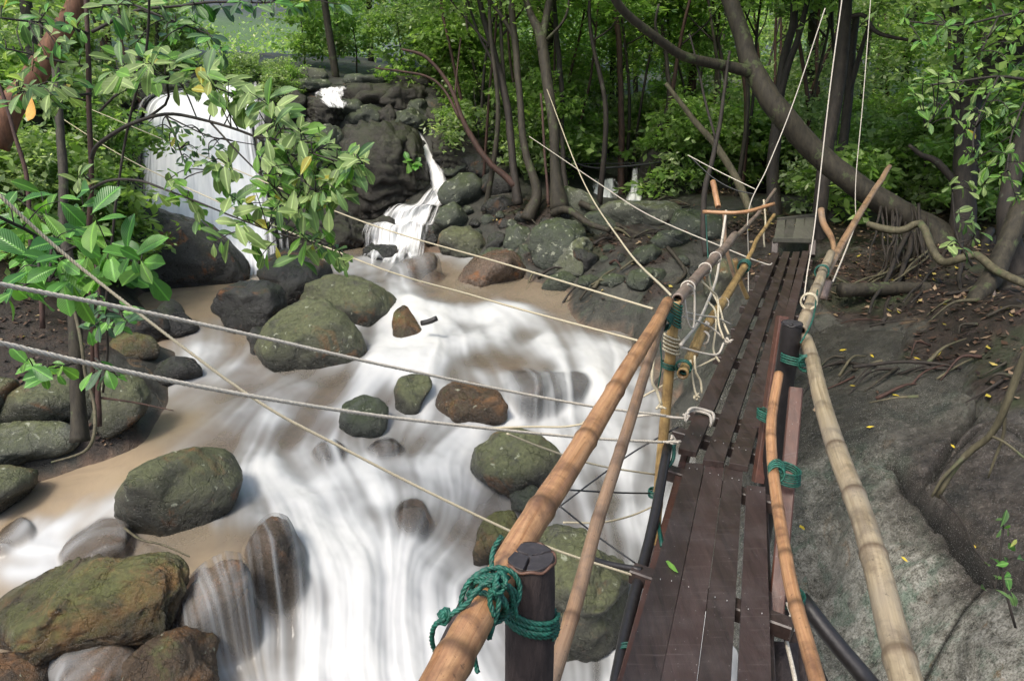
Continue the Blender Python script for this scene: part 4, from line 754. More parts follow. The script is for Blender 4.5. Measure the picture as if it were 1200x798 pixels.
# ---------------------------------------------------------------- footbridge
br = thing('footbridge', W(800, 560, 0), 'narrow footbridge of dark brown planks running into the wood', 'footbridge')
def plank(c, z, mat, name='plank', th=.032, curve=0):
    P4 = [W(x, y, z) for x, y in c]; V, Fc = quad_box(P4, th)
    # c is given far-left, far-right, near-right, near-left -> counter-clockwise from above needs reversing
    V2 = V.copy(); o = obj(name, V2, [tuple(reversed(f_)) for f_ in Fc], mat, br, smooth=False); return o
def extend(a, b, k): return (b[0]+(b[0]-a[0])*k, b[1]+(b[1]-a[1])*k)
def near_plank(fl, fr, nr, nl, z, mat):
    P4 = [W(*fl, z), W(*fr, z), W(*nr, z), W(*nl, z)]
    P4[2] = P4[2]+(P4[2]-P4[1])*1.0; P4[3] = P4[3]+(P4[3]-P4[0])*1.0
    V, Fc = quad_box(P4, .032); return obj('plank', V, [tuple(reversed(f_)) for f_ in Fc], mat, br, smooth=False)
near_plank((804.2,541.8),(825.6,543.2),(773.7,798),(728.5,798), 0, PL_D)
near_plank((826.6,543.8),(848.7,545.2),(816.2,798),(774.1,798), .004, PL_R)
near_plank((849.6,544.6),(870.8,547.2),(856.6,798),(816.8,798), -.002, PL_D)
near_plank((874.8,568.2),(896.9,570.2),(904,798),(864.4,798), .002, PL_R)
zf = .034
plank([(903,297),(913.5,296),(816.2,529),(795.2,525.1)], zf, PL_D)
plank([(917.7,295),(926,295),(848.3,541),(824,538)], zf+.003, PL_D)
plank([(929.5,295),(937.3,295),(876.8,545.8),(854.5,541.8)], zf-.002, PL_D)
plank([(940.5,294),(948.3,294),(901.5,500),(882,500)], zf+.002, PL_R)
def part(name, VF, mat, smooth=False): return obj(name, VF[0], VF[1], mat, br, smooth=smooth)
for a, b, z, m_ in [((741,671),(929,738),-.068,PL_D),((781,553),(922,597),-.068,PL_D),((790,508),(905,541),-.035,PL_D),((808,484),(905,510),-.035,PL_D),((838,420),(920,440),-.035,PL_D),((858,388),(932,402),-.035,PL_D),((868,362),(938,374),-.035,PL_D),((878,342),(942,352),-.035,PL_D),((886,326),(946,334),-.035,PL_D),((892,313),(950,319),-.035,PL_D),((897,303),(952,308),-.035,PL_D)]:
    part('crossbeam', beam(W(*a, z), W(*b, z), .065, .06), m_)
A, B = W(733, 798, -.10), W(800, 548, -.10); part('joist', beam(A+(A-B)*1.0, B+(B-A)*.15, .035, .10), PL_T)
A, B = W(900, 798, -.14), W(893, 575, -.14); part('joist', beam(A+(A-B)*.9, B+(B-A)*.1, .035, .10), PL_D)
part('joist', beam(W(806, 520, -.12), W(905, 300, -.08), .035, .09), PL_D)
part('joist', beam(W(890, 500, -.12), W(946, 300, -.08), .035, .09), PL_D)
o = part('post', beam(D(932.5, 457, 3.12), D(908, 735, 2.72), .055, .055), PL_T); o['label'] = 'squared red brown post with a pale cut top'
part('post', beam(D(917, 371, 3.42), D(888, 565, 3.42), .045, .05), PL_T)
# end platform: pale boards sloping up beyond the planks
for k in range(4):
    x0, x1 = 908+k*11.0, 917.5+k*11.2; 
    P4 = [D(x0+3, 258.0-k*1.0, 8.7), D(x1+3, 257.5-k*1.0, 8.7), D(x1+1, 279.5, 8.05), D(x0-1, 279.2, 8.05)]
    V, Fc = quad_box(P4, .04); obj('ramp_board', V, [tuple(reversed(f_)) for f_ in Fc], PL_GR, br, smooth=False)
part('ramp_riser', beam(D(906, 281, 8.0), D(953, 282, 8.0), .03, .05), PL_GR)
part('ramp_board', beam(D(911, 257, 8.75), D(955, 252, 8.75), .05, .03), PL_GR)
for x in (908, 952): part('bearer', beam(D(x, 283, 8.05), D(x-1, 300, 8.0), .07, .07), PL_D)
# nails
parts = []
def nail(px, py, z=.0065):
    p = W(px, py, z); V, Fc = tube([p-np.array((0, 0, .004)), p+np.array((0, 0, .001))], .0017, 6); return V, Fc
for (x, y) in [(808,548),(817,549),(832,554),(842,556),(858,560),(866,562),(880,573),(891,576),(774,678),(787,680),(807,687),(838,699),(852,703),(877,713),(893,718)]: parts.append(nail(x, y))
for (x, y) in [(812,508),(821,510),(838,516),(848,519),(866,524),(874,527),(845,467),(858,420),(880,380),(905,330),(915,318)]: parts.append(nail(x, y, zf+.006))
V, Fc = join(parts); o = obj('nail', V, Fc, simple('nail_metal', (.36, .35, .33), .5), br); o['kind'] = 'stuff'
# trestle legs below
for a, b, r in [((917,752,2.75),(924,900,2.60),.055),((938,745,2.85),(952,900,2.6),.05),((770,640,3.5),(755,790,3.3),.03)]:
    V, Fc = tube(dens([D(*a), D(*b)], .06), r, 12, rough=.06); obj('leg', V, Fc, M_POST, br)
V, Fc = tube(dens([D(783, 520, 3.5), D(764, 620, 3.05), D(738, 720, 2.65), D(716, 830, 2.3)], .08), .022, 10, rough=.05); obj('stringer_pole', V, Fc, M_BLACK, br)
V, Fc = tube(dens([D(938, 700, 3.05), D(975, 748, 2.95), D(1030, 812, 2.85)], .08), .034, 10, rough=.08); obj('brace_pole', V, Fc, M_BLACK, br)
V, Fc = tube(dens([D(920, 700, 2.9), D(962, 800, 2.9)], .08), .03, 10, rough=.08); obj('brace_pole', V, Fc, M_POST, br)
V, Fc = tube(dens([D(688, 652, 3.0), D(710, 660, 2.9), D(752, 668, 2.8)], .03), .013, 8); tag(obj('pipe', V, Fc, M_BLACK), 'short black pipe running from behind the second bamboo pole to the deck', 'pipe')

# round timber posts
def post(top, base_z, r, label, lean=(0, 0), mat=M_POST, rim=None):
    C = D(*top); th = thing('timber_post', (C[0]+lean[0], C[1]+lean[1], base_z), label, 'post')
    n = 40; zz = np.linspace(base_z, C[2], n); fr = (zz-base_z)/(C[2]-base_z)
    P = np.c_[C[0]+lean[0]*(1-fr), C[1]+lean[1]*(1-fr), zz]; R = r*(1+.06*(1-fr)); R[-1] = r*.965
    V, Fc = tube(P, R, 36, caps=False, rough=.035, seed=int(top[0]), freq=9); obj('shaft', V, Fc, mat, th)
    # sawn top: rim and grain checks radiating from the heart
    nr, na = 14, 72; V = [P[-1]+np.array((0, 0, .001))]; 
    for i in range(1, nr+1):
        for j in range(na):
            a = j/na*2*math.pi; rr = r*.965*i/nr; dz_ = 0
            for ca_, wd_ in ((.35, .055), (2.6, .045), (4.45, .06)):
                da = abs((a-ca_+math.pi) % (2*math.pi)-math.pi)*i/nr; 
                if da < wd_ and i > 1: dz_ = -.010*(1-da/wd_)
            V.append(P[-1]+np.array((rr*math.cos(a), rr*math.sin(a), dz_+(.0 if i < nr else -.004))))
    Fc = [(0, 1+j, 1+(j+1) % na) for j in range(na)]
    for i in range(nr-1):
        for j in range(na): Fc.append((1+i*na+j, 1+(i+1)*na+j, 1+(i+1)*na+(j+1) % na, 1+i*na+(j+1) % na))
    obj('cut_top', V, Fc, M_CUT, th, smooth=False)
    a = np.linspace(0, 2*math.pi, 48); ring = np.c_[P[-1][0]+r*.972*np.cos(a), P[-1][1]+r*.972*np.sin(a), np.full(48, P[-1][2]-.006)+.003*np.sin(a*7)]
    V, Fc = tube(ring, .0035, 6, caps=False); obj('worn_rim', V, Fc, rim or M_RIM, th)
    return th
post((621.5, 651, 1.5), -2.4, .0515, 'thick dark timber post with cracked sawn top nearest the camera', (0, 0))
post((928.5, 378, 3.18), -.75, .044, 'charred dark round post at the right edge of the deck', (-.02, .0), M_BLACK, M_BLACK)

# ---------------------------------------------------------------- bamboo poles
def bamboo(pts, r, mat, label, nodes=.32, taper=1., hollow=True, seed=0, k=16, name='bamboo_pole', wob=.4):
    C = [D(*p) for p in pts]; P = dens(C, .02 if r > .015 else .04); n = len(P)
    L = np.r_[0, np.cumsum(np.linalg.norm(np.diff(P, axis=0), axis=1))]
    rs = np.random.default_rng(seed+11); nodal = np.zeros(n); R = r*(1+(taper-1)*L/L[-1]); s = rs.uniform(.05, nodes)
    P = P+np.c_[fbm(np.c_[L*2, L*0, L*0+seed], 2, 1), fbm(np.c_[L*2, L*0+9, L*0+seed], 2, 1), fbm(np.c_[L*2, L*0+5, L*0+seed], 2, 1)]*r*wob
    while s < L[-1]:
        d = np.abs(L-s); nodal = np.maximum(nodal, np.exp(-(d/(r*.32+.004))**2)); R = R*(1+.10*np.exp(-(d/(r*.45+.004))**2)-.05*np.exp(-((L-s-r*.8)/(r*.5))**2)); s += nodes*rs.uniform(.8, 1.15)
    V, Fc = tube(P, R, k, caps=not hollow, rough=.03, seed=seed, freq=14)
    if hollow:                       # open ends with a wall
        ncell = len(V); T, N, Bn = frames(P); a = np.arange(k)/k*2*math.pi; Vn = [V]
        for e, sgn in ((0, 1), (n-1, -1)):
            inn = P[e]+(R[e]*.66)*(np.cos(a)[:, None]*N[e]+np.sin(a)[:, None]*Bn[e]); deep = inn+T[e]*sgn*r*2.2
            Vn += [inn, deep]; b0 = ncell+(0 if e == 0 else 2*k)
            for j in range(k):
                q = (j+1) % k; o_ = (e*k+j, e*k+q, b0+q, b0+j); i_ = (b0+j, b0+q, b0+k+q, b0+k+j)
                Fc += [o_[::-1] if sgn > 0 else o_, i_[::-1] if sgn > 0 else i_]
            Fc.append(tuple(b0+k+j for j in range(k)) if sgn > 0 else tuple(b0+k+j for j in reversed(range(k))))
        V = np.vstack(Vn)
        nodal = np.r_[np.repeat(nodal, k), np.full(4*k, .9)]; al = np.r_[np.repeat(L, k), np.zeros(4*k)]; ar = np.r_[np.tile(np.abs(np.arange(k)/k-.5), n), np.zeros(4*k)]
    else: nodal = np.repeat(nodal, k); al = np.repeat(L, k); ar = np.tile(np.abs(np.arange(k)/k-.5), n)
    o = obj(name, V, Fc, mat, origin=P[0], attrs={'node': nodal, 'along': al+seed*3.1, 'around': ar})
    return tag(o, label, 'pole')
bamboo([(490,845,1.16),(548,742,1.34),(621,622,1.62),(700,492,2.15),(784,354,3.22)], .0345, BAM_O, 'thick orange bamboo handrail lashed behind the nearest timber post', nodes=.42, taper=.72, seed=1, k=28, wob=.25)
bamboo([(636,830,1.78),(668,728,1.98),(722,540,2.45),(778,372,3.22)], .021, BAM_B, 'thinner mottled bamboo pole crossing behind the nearest post to the handrail top', nodes=.30, taper=.9, seed=2, k=20)
bamboo([(792,352,3.26),(782,450,3.42),(768,622,3.64),(762,700,3.75)], .024, BAM_Y, 'upright yellow brown bamboo post at the left edge of the deck', nodes=.36, seed=3, k=18)
bamboo([(795,350,3.25),(826,314,3.9),(862,276,5.1)], .027, BAM_G, 'grey brown bamboo rail going from the upright bamboo post to the wood', nodes=.45, seed=4, taper=.95)
bamboo([(799,436,3.28),(832,376,3.9),(874,310,5.1)], .026, BAM_Y, 'lower tan bamboo rail with hollow near end left of the deck', nodes=.40, seed=5, taper=.9)
bamboo([(872,312,5.1),(888,280,6.0),(907,252,7.0)], .016, BAM_Y, 'thin bamboo continuing the left rail toward the far platform', nodes=.4, seed=6)
bamboo([(860,280,5.1),(884,255,6.2),(909,222,7.6)], .016, BAM_G, 'grey pole sloping up behind the far left rail', nodes=.5, seed=7, hollow=False)
bamboo([(824,248,5.6),(870,249,5.5),(907,239,5.6)], .014, BAM_O, 'orange bamboo crosspiece tied over the far left rail post', nodes=.4, seed=8)
bamboo([(836,213,5.9),(842,243,5.75)], .022, BAM_O, 'short orange bamboo stub rising above the crosspiece', nodes=.4, seed=9)
bamboo([(849,247,5.6),(851,290,5.6),(862,330,5.7)], .014, BAM_B, 'brown upright stake under the orange crosspiece', nodes=.4, seed=10)
bamboo([(861,304,5.3),(868,332,5.4),(876,350,5.5)], .017, BAM_Y, 'slanting bamboo prop below the far left rail', nodes=.4, seed=11)
bamboo([(1085,890,1.12),(1052,770,1.34),(1010,610,1.75),(972,500,2.25),(945,398,3.3)], .0275, BAM_P, 'pale thick bamboo handrail on the right of the deck', nodes=.31, seed=12, k=26, wob=.2)
bamboo([(936,386,3.42),(952,350,3.8),(972,298,4.7)], .030, BAM_P, 'pale bamboo rail leading from the charred post toward the far platform', nodes=.5, seed=13, k=18, taper=.85)
bamboo([(966,325,4.55),(1000,262,5.3),(1043,196,6.3)], .026, BAM_B, 'reddish bamboo pole pointing up out of the far right rail', nodes=.55, seed=14, taper=.8)
bamboo([(972,880,1.5),(958,798,1.72),(925,670,2.12),(908,570,2.55),(905,500,2.85),(913,440,3.1)], .0195, BAM_O, 'slender orange bamboo lower rail on the right of the deck', nodes=.22, seed=15, k=20)
bamboo([(964,352,4.5),(971,330,4.5)], .022, BAM_G, 'short hollow pipe end below the far right rail', nodes=.5, seed=16)
def stick(pts, r, mat, label, name='fallen_branch', cat='branch', r2=None, rough=.15, group=None, k=8, parent=None):
    P = dens([D(*p) for p in pts], max(.03, r*1.5)); R = np.linspace(r, r2 if r2 else r*.6, len(P))
    V, Fc = tube(P, R, k, rough=rough, seed=int(pts[0][0]), freq=8); o = obj(name, V, Fc, mat, parent, origin=P[0])
    return tag(o, label, cat, group) if parent is None else o
stick([(962,246,7.0),(965,262,6.9),(975,280,6.7),(978,300,6.5)], .035, BAM_B, 'crooked peeled branch standing right of the far deck end', name='crooked_branch')
stick([(545,708,1.85),(525,750,1.75),(496,815,1.6)], .018, M_POST, 'dark stick slanting down below the thick orange handrail', name='dark_stick', cat='stick', r2=.018, rough=.05)
stick([(494,379,8.15),(503,377,8.12),(512,373,8.1)], .03, M_BLACK, 'short black stump of wood poking from the rapids', name='driftwood', cat='driftwood', r2=.03)
stick([(145,618,5.55),(165,632,5.35),(190,638,5.2),(222,652,5.0)], .010, BARK_P, 'bare pale twig caught under the lone mossy boulder', name='twig', cat='twig', r2=.005)
stick([(118,466,5.6),(160,472,5.6),(203,481,5.5)], .010, BARK_R, 'bare twig jutting over the water from the left stems', name='twig', cat='twig', r2=.004)

# ---------------------------------------------------------------- ropes
def cord(pts, r, mat, label, name='rope', laid=False, cat='rope', step=None, pitch=None, group=None):
    C = [D(*p) for p in pts]; P = dens(C, step or (r*1.1 if laid else max(.02, r*3)))
    V, Fc = rope(P, r, pitch) if laid else tube(P, r, 6)
    o = obj(name, V, Fc, mat, origin=P[0]); return tag(o, label, cat, group)
cord([(-60,316,1.52),(0,333,1.62),(150,362,1.85),(300,394,2.12),(450,428,2.45),(600,459,2.85),(700,477,3.1),(780,487,3.32)], .0058, M_WIRE, 'upper of the two thick twisted ropes sweeping in from the left edge', laid=True, pitch=.045)
cord([(-60,386,1.45),(0,402,1.55),(150,436,1.78),(300,465,2.05),(450,488,2.4),(600,505,2.8),(700,514,3.1),(776,518,3.35)], .0062, M_WIRE, 'lower of the two thick twisted ropes sweeping in from the left edge', laid=True, pitch=.047)
cord([(-40,194,1.9),(0,230,1.95),(100,318,2.1),(290,462,2.3),(400,524,2.42),(530,590,2.55),(640,640,2.68),(742,674,2.8)], .0052, M_CREAM, 'taut cream rope slanting from the left edge down behind the nearest post', laid=True, pitch=.03)
cord([(50,105,9.5),(250,188,7.6),(420,258,5.8),(600,312,4.3),(765,362,3.25)], .0055, M_CREAM, 'long thin rope passing in front of the small lip fall to the handrail top')
cord([(40,118,9.2),(160,192,8),(400,297,5.6),(560,348,4.3),(750,400,3.3)], .0055, M_CREAM, 'long thin rope below its twin ending at the orange handrail')
cord([(641,105,10.4),(680,205,7.2),(730,286,4.6),(786,346,3.3)], .006, M_CREAM, 'rope tied to the central trunk dropping to the bamboo post top')
cord([(620,160,10.5),(700,214,8.3),(760,252,7.2),(850,291,6.2),(896,309,5.9),(905,309,5.9)], .0055, M_WHITE, 'pale rope from the tree cluster to the edge of the far planks')
cord([(967,10,5.6),(930,120,5.7),(900,195,5.7),(878,244,5.7),(877,300,5.75),(877,342,5.75)], .0042, M_WHITE, 'pale cord hanging left of the leaning trunk down to the deck edge')
cord([(988,-10,4.9),(972,110,4.9),(955,262,4.9),(946,320,4.7),(942,352,4.6)], .0042, M_WHITE, 'pale cord in front of the upright trunk down to the right deck edge')
cord([(1021,-10,5.6),(1012,110,5.6),(1003,210,5.6),(1003,262,5.6)], .0032, M_WHITE, 'pale cord hanging right of the upright trunk to the reddish pole')
cord([(1003,262,5.3),(990,296,4.9),(976,330,4.5)], .0055, M_WHITE, 'short pale cord continuing beneath the reddish pole')
cord([(752,260,9),(800,285,8.5),(690,300,8.8)][:2], .004, M_DKCORD, 'short dark cord near the wide flat pale boulder', name='cord')
cord([(650,180,12),(690,196,12),(735,195,12),(790,188,12)], .018, M_DKCORD, 'black hose sagging across the cascade in the wood', name='hose', cat='hose')
cord([(640,192,12.3),(700,192,12.3),(760,190,12.3),(800,180,12.3)], .010, M_DKCORD, 'thinner black line above the sagging hose', name='hose', cat='hose')
cord([(810,185,7.5),(835,208,7.4),(860,222,7.3),(885,228,7.2)], .006, M_DKCORD, 'dark wire from the thin sapling to the far platform', name='cord')
cord([(806,182,7.5),(840,200,7.4),(885,222,7.2)], .005, M_WIRE, 'grey wire from the thin sapling to the far platform', name='cord')
cord([(668,574,3.2),(720,577,3.35),(768,578,3.6)], .004, M_DKCORD, 'dark cord level between bamboo pole and upright post', name='cord')
cord([(655,594,3.3),(700,560,3.4),(745,528,3.5),(795,500,3.5)], .004, M_DKCORD, 'dark cord slanting up to the deck end', name='cord')
cord([(655,592,2.9),(700,628,2.9),(745,660,2.85)], .0035, M_DKCORD, 'dark cord slanting down to the black pipe', name='cord')
cord([(660,612,3.2),(705,612,3.3),(740,604,3.5),(768,592,3.6)], .0045, M_CREAM, 'slack cream cord low between second bamboo pole and upright post', name='cord')
cord([(594,508,2.95),(640,526,3.1),(700,545,3.3),(768,556,3.6)], .0045, M_CREAM, 'cream cord below the lower thick rope', name='cord')
cord([(566,502,3.0),(620,500,3.0),(660,500,3.0),(688,496,3.0)], .0045, M_CREAM, 'cream cord with knotted end left of the handrail', name='cord')
cord([(744,470,3.4),(780,450,3.45),(810,434,3.5),(838,420,3.55)], .0048, M_CREAM, 'cream cord slanting behind the upright bamboo post', name='cord')
cord([(735,490,3.4),(762,486,3.4),(790,489,3.35),(806,490,3.33)], .006, M_WHITE, 'white cord from the handrail to the knot at the deck edge', name='cord')
cord([(735,516,3.4),(768,518,3.45),(790,517,3.4)], .006, M_WHITE, 'white cord from the bamboo pole to the frayed knot', name='cord')
# cord web on the far left rails (outline in the photograph)
web = [([(846,281,5.2),(840.5,322,4.6),(831,350,4.1),(817,380,3.7),(797.5,404.5,3.25)],.0085,'thick white cord slanting across both far left rails'),
 ([(802,350,3.3),(806,378,3.35),(812.5,384,3.4),(814,362,3.38),(813,340,3.36),(806,333,3.3)],.0055,'white loop hanging from the near end of the grey brown rail'),
 ([(829,313,3.9),(834,340,3.95),(843,359,3.9),(848,378,3.85),(854,392,3.8)],.0058,'cream cord from the second loop of the grey brown rail to the deck'),
 ([(819.5,327,3.7),(832.6,340,3.75),(841,350,3.8),(842,378,3.75),(848,397,3.7)],.0055,'cream cord hanging in a curve between the two far left rails'),
 ([(798,407,3.3),(824,414,3.4),(841,415,3.45),(848,402,3.5)],.0055,'curly white cord below the lower tan rail'),
 ([(830,354,3.95),(838,364,3.9),(838.8,385,3.85),(836,410,3.8),(843,424,3.75)],.0055,'cream strand dropping to the deck edge from the lower tan rail'),
 ([(809,422,3.32),(811,439,3.35),(815,460,3.35),(820,466,3.35)],.005,'cream cord hanging straight below the hollow rail end'),
 ([(814,416.5,3.36),(815,434.6,3.36),(821,446.6,3.38),(822.4,461,3.38)],.0055,'second cream cord hanging below the hollow rail end'),
 ([(767,412,3.3),(764,445,3.3),(770,458.6,3.32),(775,474,3.32)],.007,'pinkish cord dangling left of the upright bamboo post'),
 ([(804,366,3.35),(822,370,3.6),(838,372,3.75),(856,380,3.9)],.005,'white cord from the post to the knot beside the planks'),
 ([(800,371,3.35),(830,382,3.7),(852,400,3.75)],.005,'white cord running under the lower tan rail to a knot')]
for p, r, l in web: cord(p, r, M_WHITE if 'white' in l else M_CREAM, l, name='cord')
def loopobj(center, axis, r, rr, turns, mat, label, pitch=.01, laid=False, name='rope_lashing', tilt=0, seed=0):
    c = np.asarray(center, float); T = np.asarray(axis, float); T /= np.linalg.norm(T)
    n = np.cross(T, (0, 0, 1.)) if abs(T[2]) < .9 else np.cross(T, (1., 0, 0)); n /= np.linalg.norm(n); b = np.cross(T, n)
    a = np.linspace(0, turns*2*math.pi, int(turns*36)); s = a/(2*math.pi)*pitch; s = s-s.mean()
    rs = fbm(np.c_[a*.35, a*0+seed, a*0], 2, seed)
    P = c+T*(s+.35*rr*rs)[:, None]+(r+rr*.9+np.abs(rs)*rr*.8)[:, None]*(np.cos(a)[:, None]*n+np.sin(a)[:, None]*b)+tilt*np.sin(a)[:, None]*T
    if laid: P = dens(P, rr*.9)
    V, Fc = rope(P, rr, rr*6) if laid else tube(P, rr, 6); o = obj(name, V, Fc, mat)
    return tag(o, label, 'lashing')
pt = D(621.5, 651, 1.5)
# green lashing round the nearest post and handrail
P0 = np.array((pt[0], pt[1], .655)); ax = np.array((.0, -.18, 1.)); lash = thing('rope_lashing', P0, 'green rope lashing wound round the nearest post and the orange handrail', 'lashing')
a = np.linspace(-.6, 4*2*math.pi, 420); rr = .0056
P = np.c_[P0[0]+(.0515+.006+.002*np.sin(a*1.3))*np.cos(a), P0[1]+(.0575+.003*np.sin(a*.7))*np.sin(a), P0[2]-.002+.0105*(a/(2*math.pi)-2)-.022*np.cos(a)-.006*np.sin(a)]
V, Fc = rope(dens(P, .005), rr, .034); obj('coil', V, Fc, M_GREENROPE, lash)
ra, rb = D(548, 742, 1.34), D(621, 622, 1.62); rx = (rb-ra)/np.linalg.norm(rb-ra); rc = D(574, 700, 1.425)
n1_ = np.cross(rx, (0, 0, 1)); n1_ /= np.linalg.norm(n1_); n2_ = np.cross(rx, n1_)
for k, (o0, tl) in enumerate([(-.012, .02), (-.002, .014), (.010, .0), (.020, -.02), (.004, .035)]):
    a = np.linspace(0, 2*math.pi*1.08, 120); P = rc+rx*(o0+tl*np.sin(a))[:, None]+(.0375+.003*k)*(np.cos(a+k)[:, None]*n1_+np.sin(a+k)[:, None]*n2_)
    V, Fc = rope(dens(P, .005), rr, .034); obj('coil', V, Fc, M_GREENROPE, lash)
for pts_ in [[(592,672,1.42),(575,678,1.38),(556,694,1.36),(548,706,1.36),(537,714,1.36),(528,720,1.36),(518,724,1.37),(516,718,1.37),(523,716,1.36),(526,724,1.36),(520,728,1.37)],
             [(520,725,1.37),(510,732,1.38),(506,745,1.4),(508,758,1.42),(514,768,1.43),(511,772,1.43)],
             [(583,680,1.42),(577,668,1.44),(576,655,1.45),(579,642,1.46),(584,634,1.46),(588,628,1.46)],
             [(574,690,1.37),(584,700,1.375),(583,716,1.375),(577,735,1.38),(573,748,1.39)],
             [(596,676,1.44),(582,686,1.37),(574,702,1.37),(579,722,1.37)],
             [(552,700,1.36),(566,686,1.37),(578,680,1.37),(596,690,1.40),(602,706,1.42),(606,726,1.44)],
             [(553,748,1.5),(557,775,1.55),(560,788,1.55)]]:
    V, Fc = rope(dens([D(*p) for p in pts_], .005), rr*.95, .034); obj('tail', V, Fc, M_GREENROPE, lash)
for c_, r_ in [((520,722,1.365), .011), ((583,683,1.37), .016)]:
    a = np.linspace(0, 6.5*math.pi, 160); cc = D(*c_); P = cc+r_*np.c_[np.sin(a*1.0)*np.cos(a*.31), np.sin(a*.77+1)*.7, np.cos(a)*np.cos(a*.23)]
    V, Fc = rope(dens(P, .006), rr*.95, .034); obj('knot', V, Fc, M_GREENROPE, lash)
M_GT = M_GREENROPE
loopobj(D(930, 421, 3.18), (0, .1, 1), .046, .004, 4, M_GT, 'green cord lashing round the charred post', .010, tilt=.01)
loopobj(D(946, 426, 2.98), D(940,398,3.2)-D(972,500,2.25), .029, .004, 4, M_GT, 'green cord turns on the pale handrail beside the charred post', .010, tilt=.01)
loopobj(D(910, 552, 2.62), D(908,570,2.55)-D(905,500,2.85), .022, .0038, 4, M_GT, 'green cord turns on the slender orange lower rail', .012, tilt=.015)
loopobj(D(922, 556, 2.90), (-.05, 0, 1), .045, .0040, 6, M_GT, 'green cord lashing round the squared red brown post', .010, tilt=.012)
loopobj(D(896, 487, 3.35), (-.05, 0, 1), .028, .004, 5, M_GT, 'small green knot beside the lower right rail', .010, tilt=.015)
loopobj(D(777, 376, 3.18), D(784,354,3.22)-D(700,492,2.15), .031, .0042, 7, M_GREENDARK, 'dark green cord turns near the top of the orange handrail', .013, tilt=.02)
loopobj(D(789, 366, 3.26), (0, 0, 1), .030, .0045, 8, M_GREENDARK, 'dark green cord binding the top of the upright bamboo post', .014, tilt=.025)
loopobj(D(783, 428, 3.38), (0, 0, 1), .027, .004, 3, M_GREENDARK, 'dark green cord round the upright post at the hollow rail end', .010, tilt=.01)
loopobj(D(801, 430, 3.29), D(832,376,3.9)-D(799,436,3.28), .028, .004, 3, M_GREENDARK, 'dark green cord round the hollow rail end', .010, tilt=.012)
loopobj(D(787, 403, 3.34), (0, 0, 1), .028, .0055, 5, M_CREAM, 'cream rope coiled round the middle of the upright bamboo post', .017, tilt=.015, laid=True)
loopobj(D(768, 577, 3.58), (0, 0, 1), .027, .004, 4, M_GREENDARK, 'dark green cord round the foot of the upright bamboo post', .010)
for x, y, t, ax_, l in [(806,334,3.42,0,'first white cord loop on the grey brown rail'),(826,311,3.9,0,'second white cord loop on the grey brown rail'),(838,299,4.25,0,'third white cord loop on the grey brown rail'),(847,324,4.15,1,'upper white cord loop on the lower tan rail'),(833,355,3.72,1,'middle white cord loop on the lower tan rail'),(823,385,3.60,1,'double white cord loop on the lower tan rail')]:
    axv = (D(862,276,5.1)-D(795,350,3.25)) if ax_ == 0 else (D(874,310,5.1)-D(799,436,3.28))
    # centre on the rail itself
    p0, p1 = ((795,350,3.25),(862,276,5.1)) if ax_ == 0 else ((799,436,3.28),(874,310,5.1))
    s_ = (x-p0[0])/(p1[0]-p0[0]); tt = 1/((1-s_)/p0[2]+s_/p1[2]); yy = p0[1]+(p1[1]-p0[1])*s_
    loopobj(D(x, yy, tt), axv, .027, .004, 2 if 'double' in l else 1.2, M_WHITE, l, .014)
for x, y, t, l in [(948,363,3.42,'cream cord turns on the split end of the pale rail'),(963,325,4.05,'green cord ring on the pale rail near the far end')]:
    s_ = (x-932)/(972-932); tt = 1/((1-s_)/3.12+s_/4.7); yy = 390+(298-390)*s_
    loopobj(D(x, yy, tt), D(972,298,4.7)-D(932,390,3.12), .031, .0045, 3, M_CREAM if 'cream' in l else M_GREENDARK, l, .013)
loopobj(D(872, 312, 5.1), D(888,280,6)-D(860,330,4.7), .03, .006, 6, M_GREENDARK, 'green cord binding the joint of the far left rail', .016)
loopobj(D(735, 764, 2.5), D(738,720,2.65)-D(716,830,2.3), .024, .004, 3, M_GREENDARK, 'green cord ring on the dark pole under the left deck edge', .01)
loopobj(D(925, 700, 2.85), (0, 0, 1), .05, .004, 3, M_GREENDARK, 'green cord ring below the squared post', .012)
cord([(772,380,3.2),(774,404,3.22),(775,430,3.25),(771,455,3.3)], .003, M_GREENDARK, 'green string dangling beside the pinkish cord', name='cord')
cord([(938,402,3.1),(944,392,3.15),(953,372,3.3),(958,340,3.8)], .0035, M_GT, 'green string along the right side of the pale rail', name='cord')
cord([(827,250,5.6),(829,290,5.6),(832,325,5.3),(836,345,4.6)], .005, M_GREENDARK, 'green string hanging from the orange crosspiece', name='cord')
cord([(851,247,5.55),(849,262,5.5),(846,283,5.3)], .010, M_WHITE, 'doubled white cord from the crosspiece to the grey rail', name='cord')
cord([(895,234,6.5),(897,260,6.5),(895,275,6.5),(896,290,6.5)], .008, M_CREAM, 'frayed cream cord hanging near the far platform', name='cord')
cord([(776,640,2.95),(770,600,3.2),(772,560,3.4),(788,540,3.45),(790,520,3.45)], .009, M_GREENDARK, 'dark green hose along the left underside of the deck', name='cord')
def knot(c, r, mat, label, seed=0):
    rs = np.random.default_rng(seed); P = [D(*c)+rs.normal(0, r*.6, 3) for _ in range(11)]; V, Fc = tube(dens(P, .006), .005, 6)
    return tag(obj('knot', V, Fc, mat), label, 'knot')
knot((775,477,3.32), .016, M_CREAM, 'round knot at the end of the pinkish cord', 1)
knot((806,489,3.32), .014, M_WHITE, 'white knot where the rope reaches the plank edge', 2)
knot((788,516,3.4), .02, M_WHITE, 'frayed white knot just below the deck edge', 3)
knot((852,399,3.72), .016, M_WHITE, 'white frayed knot between tan rail and planks', 4)
knot((686,496,3.0), .010, M_CREAM, 'tiny knot left of the orange handrail', 5)
knot((816,466,3.35), .014, M_CREAM, 'frayed knot hanging beside the left plank', 6)
knot((829,378,3.7), .014, M_WHITE, 'small knot beside the lower tan rail', 7)
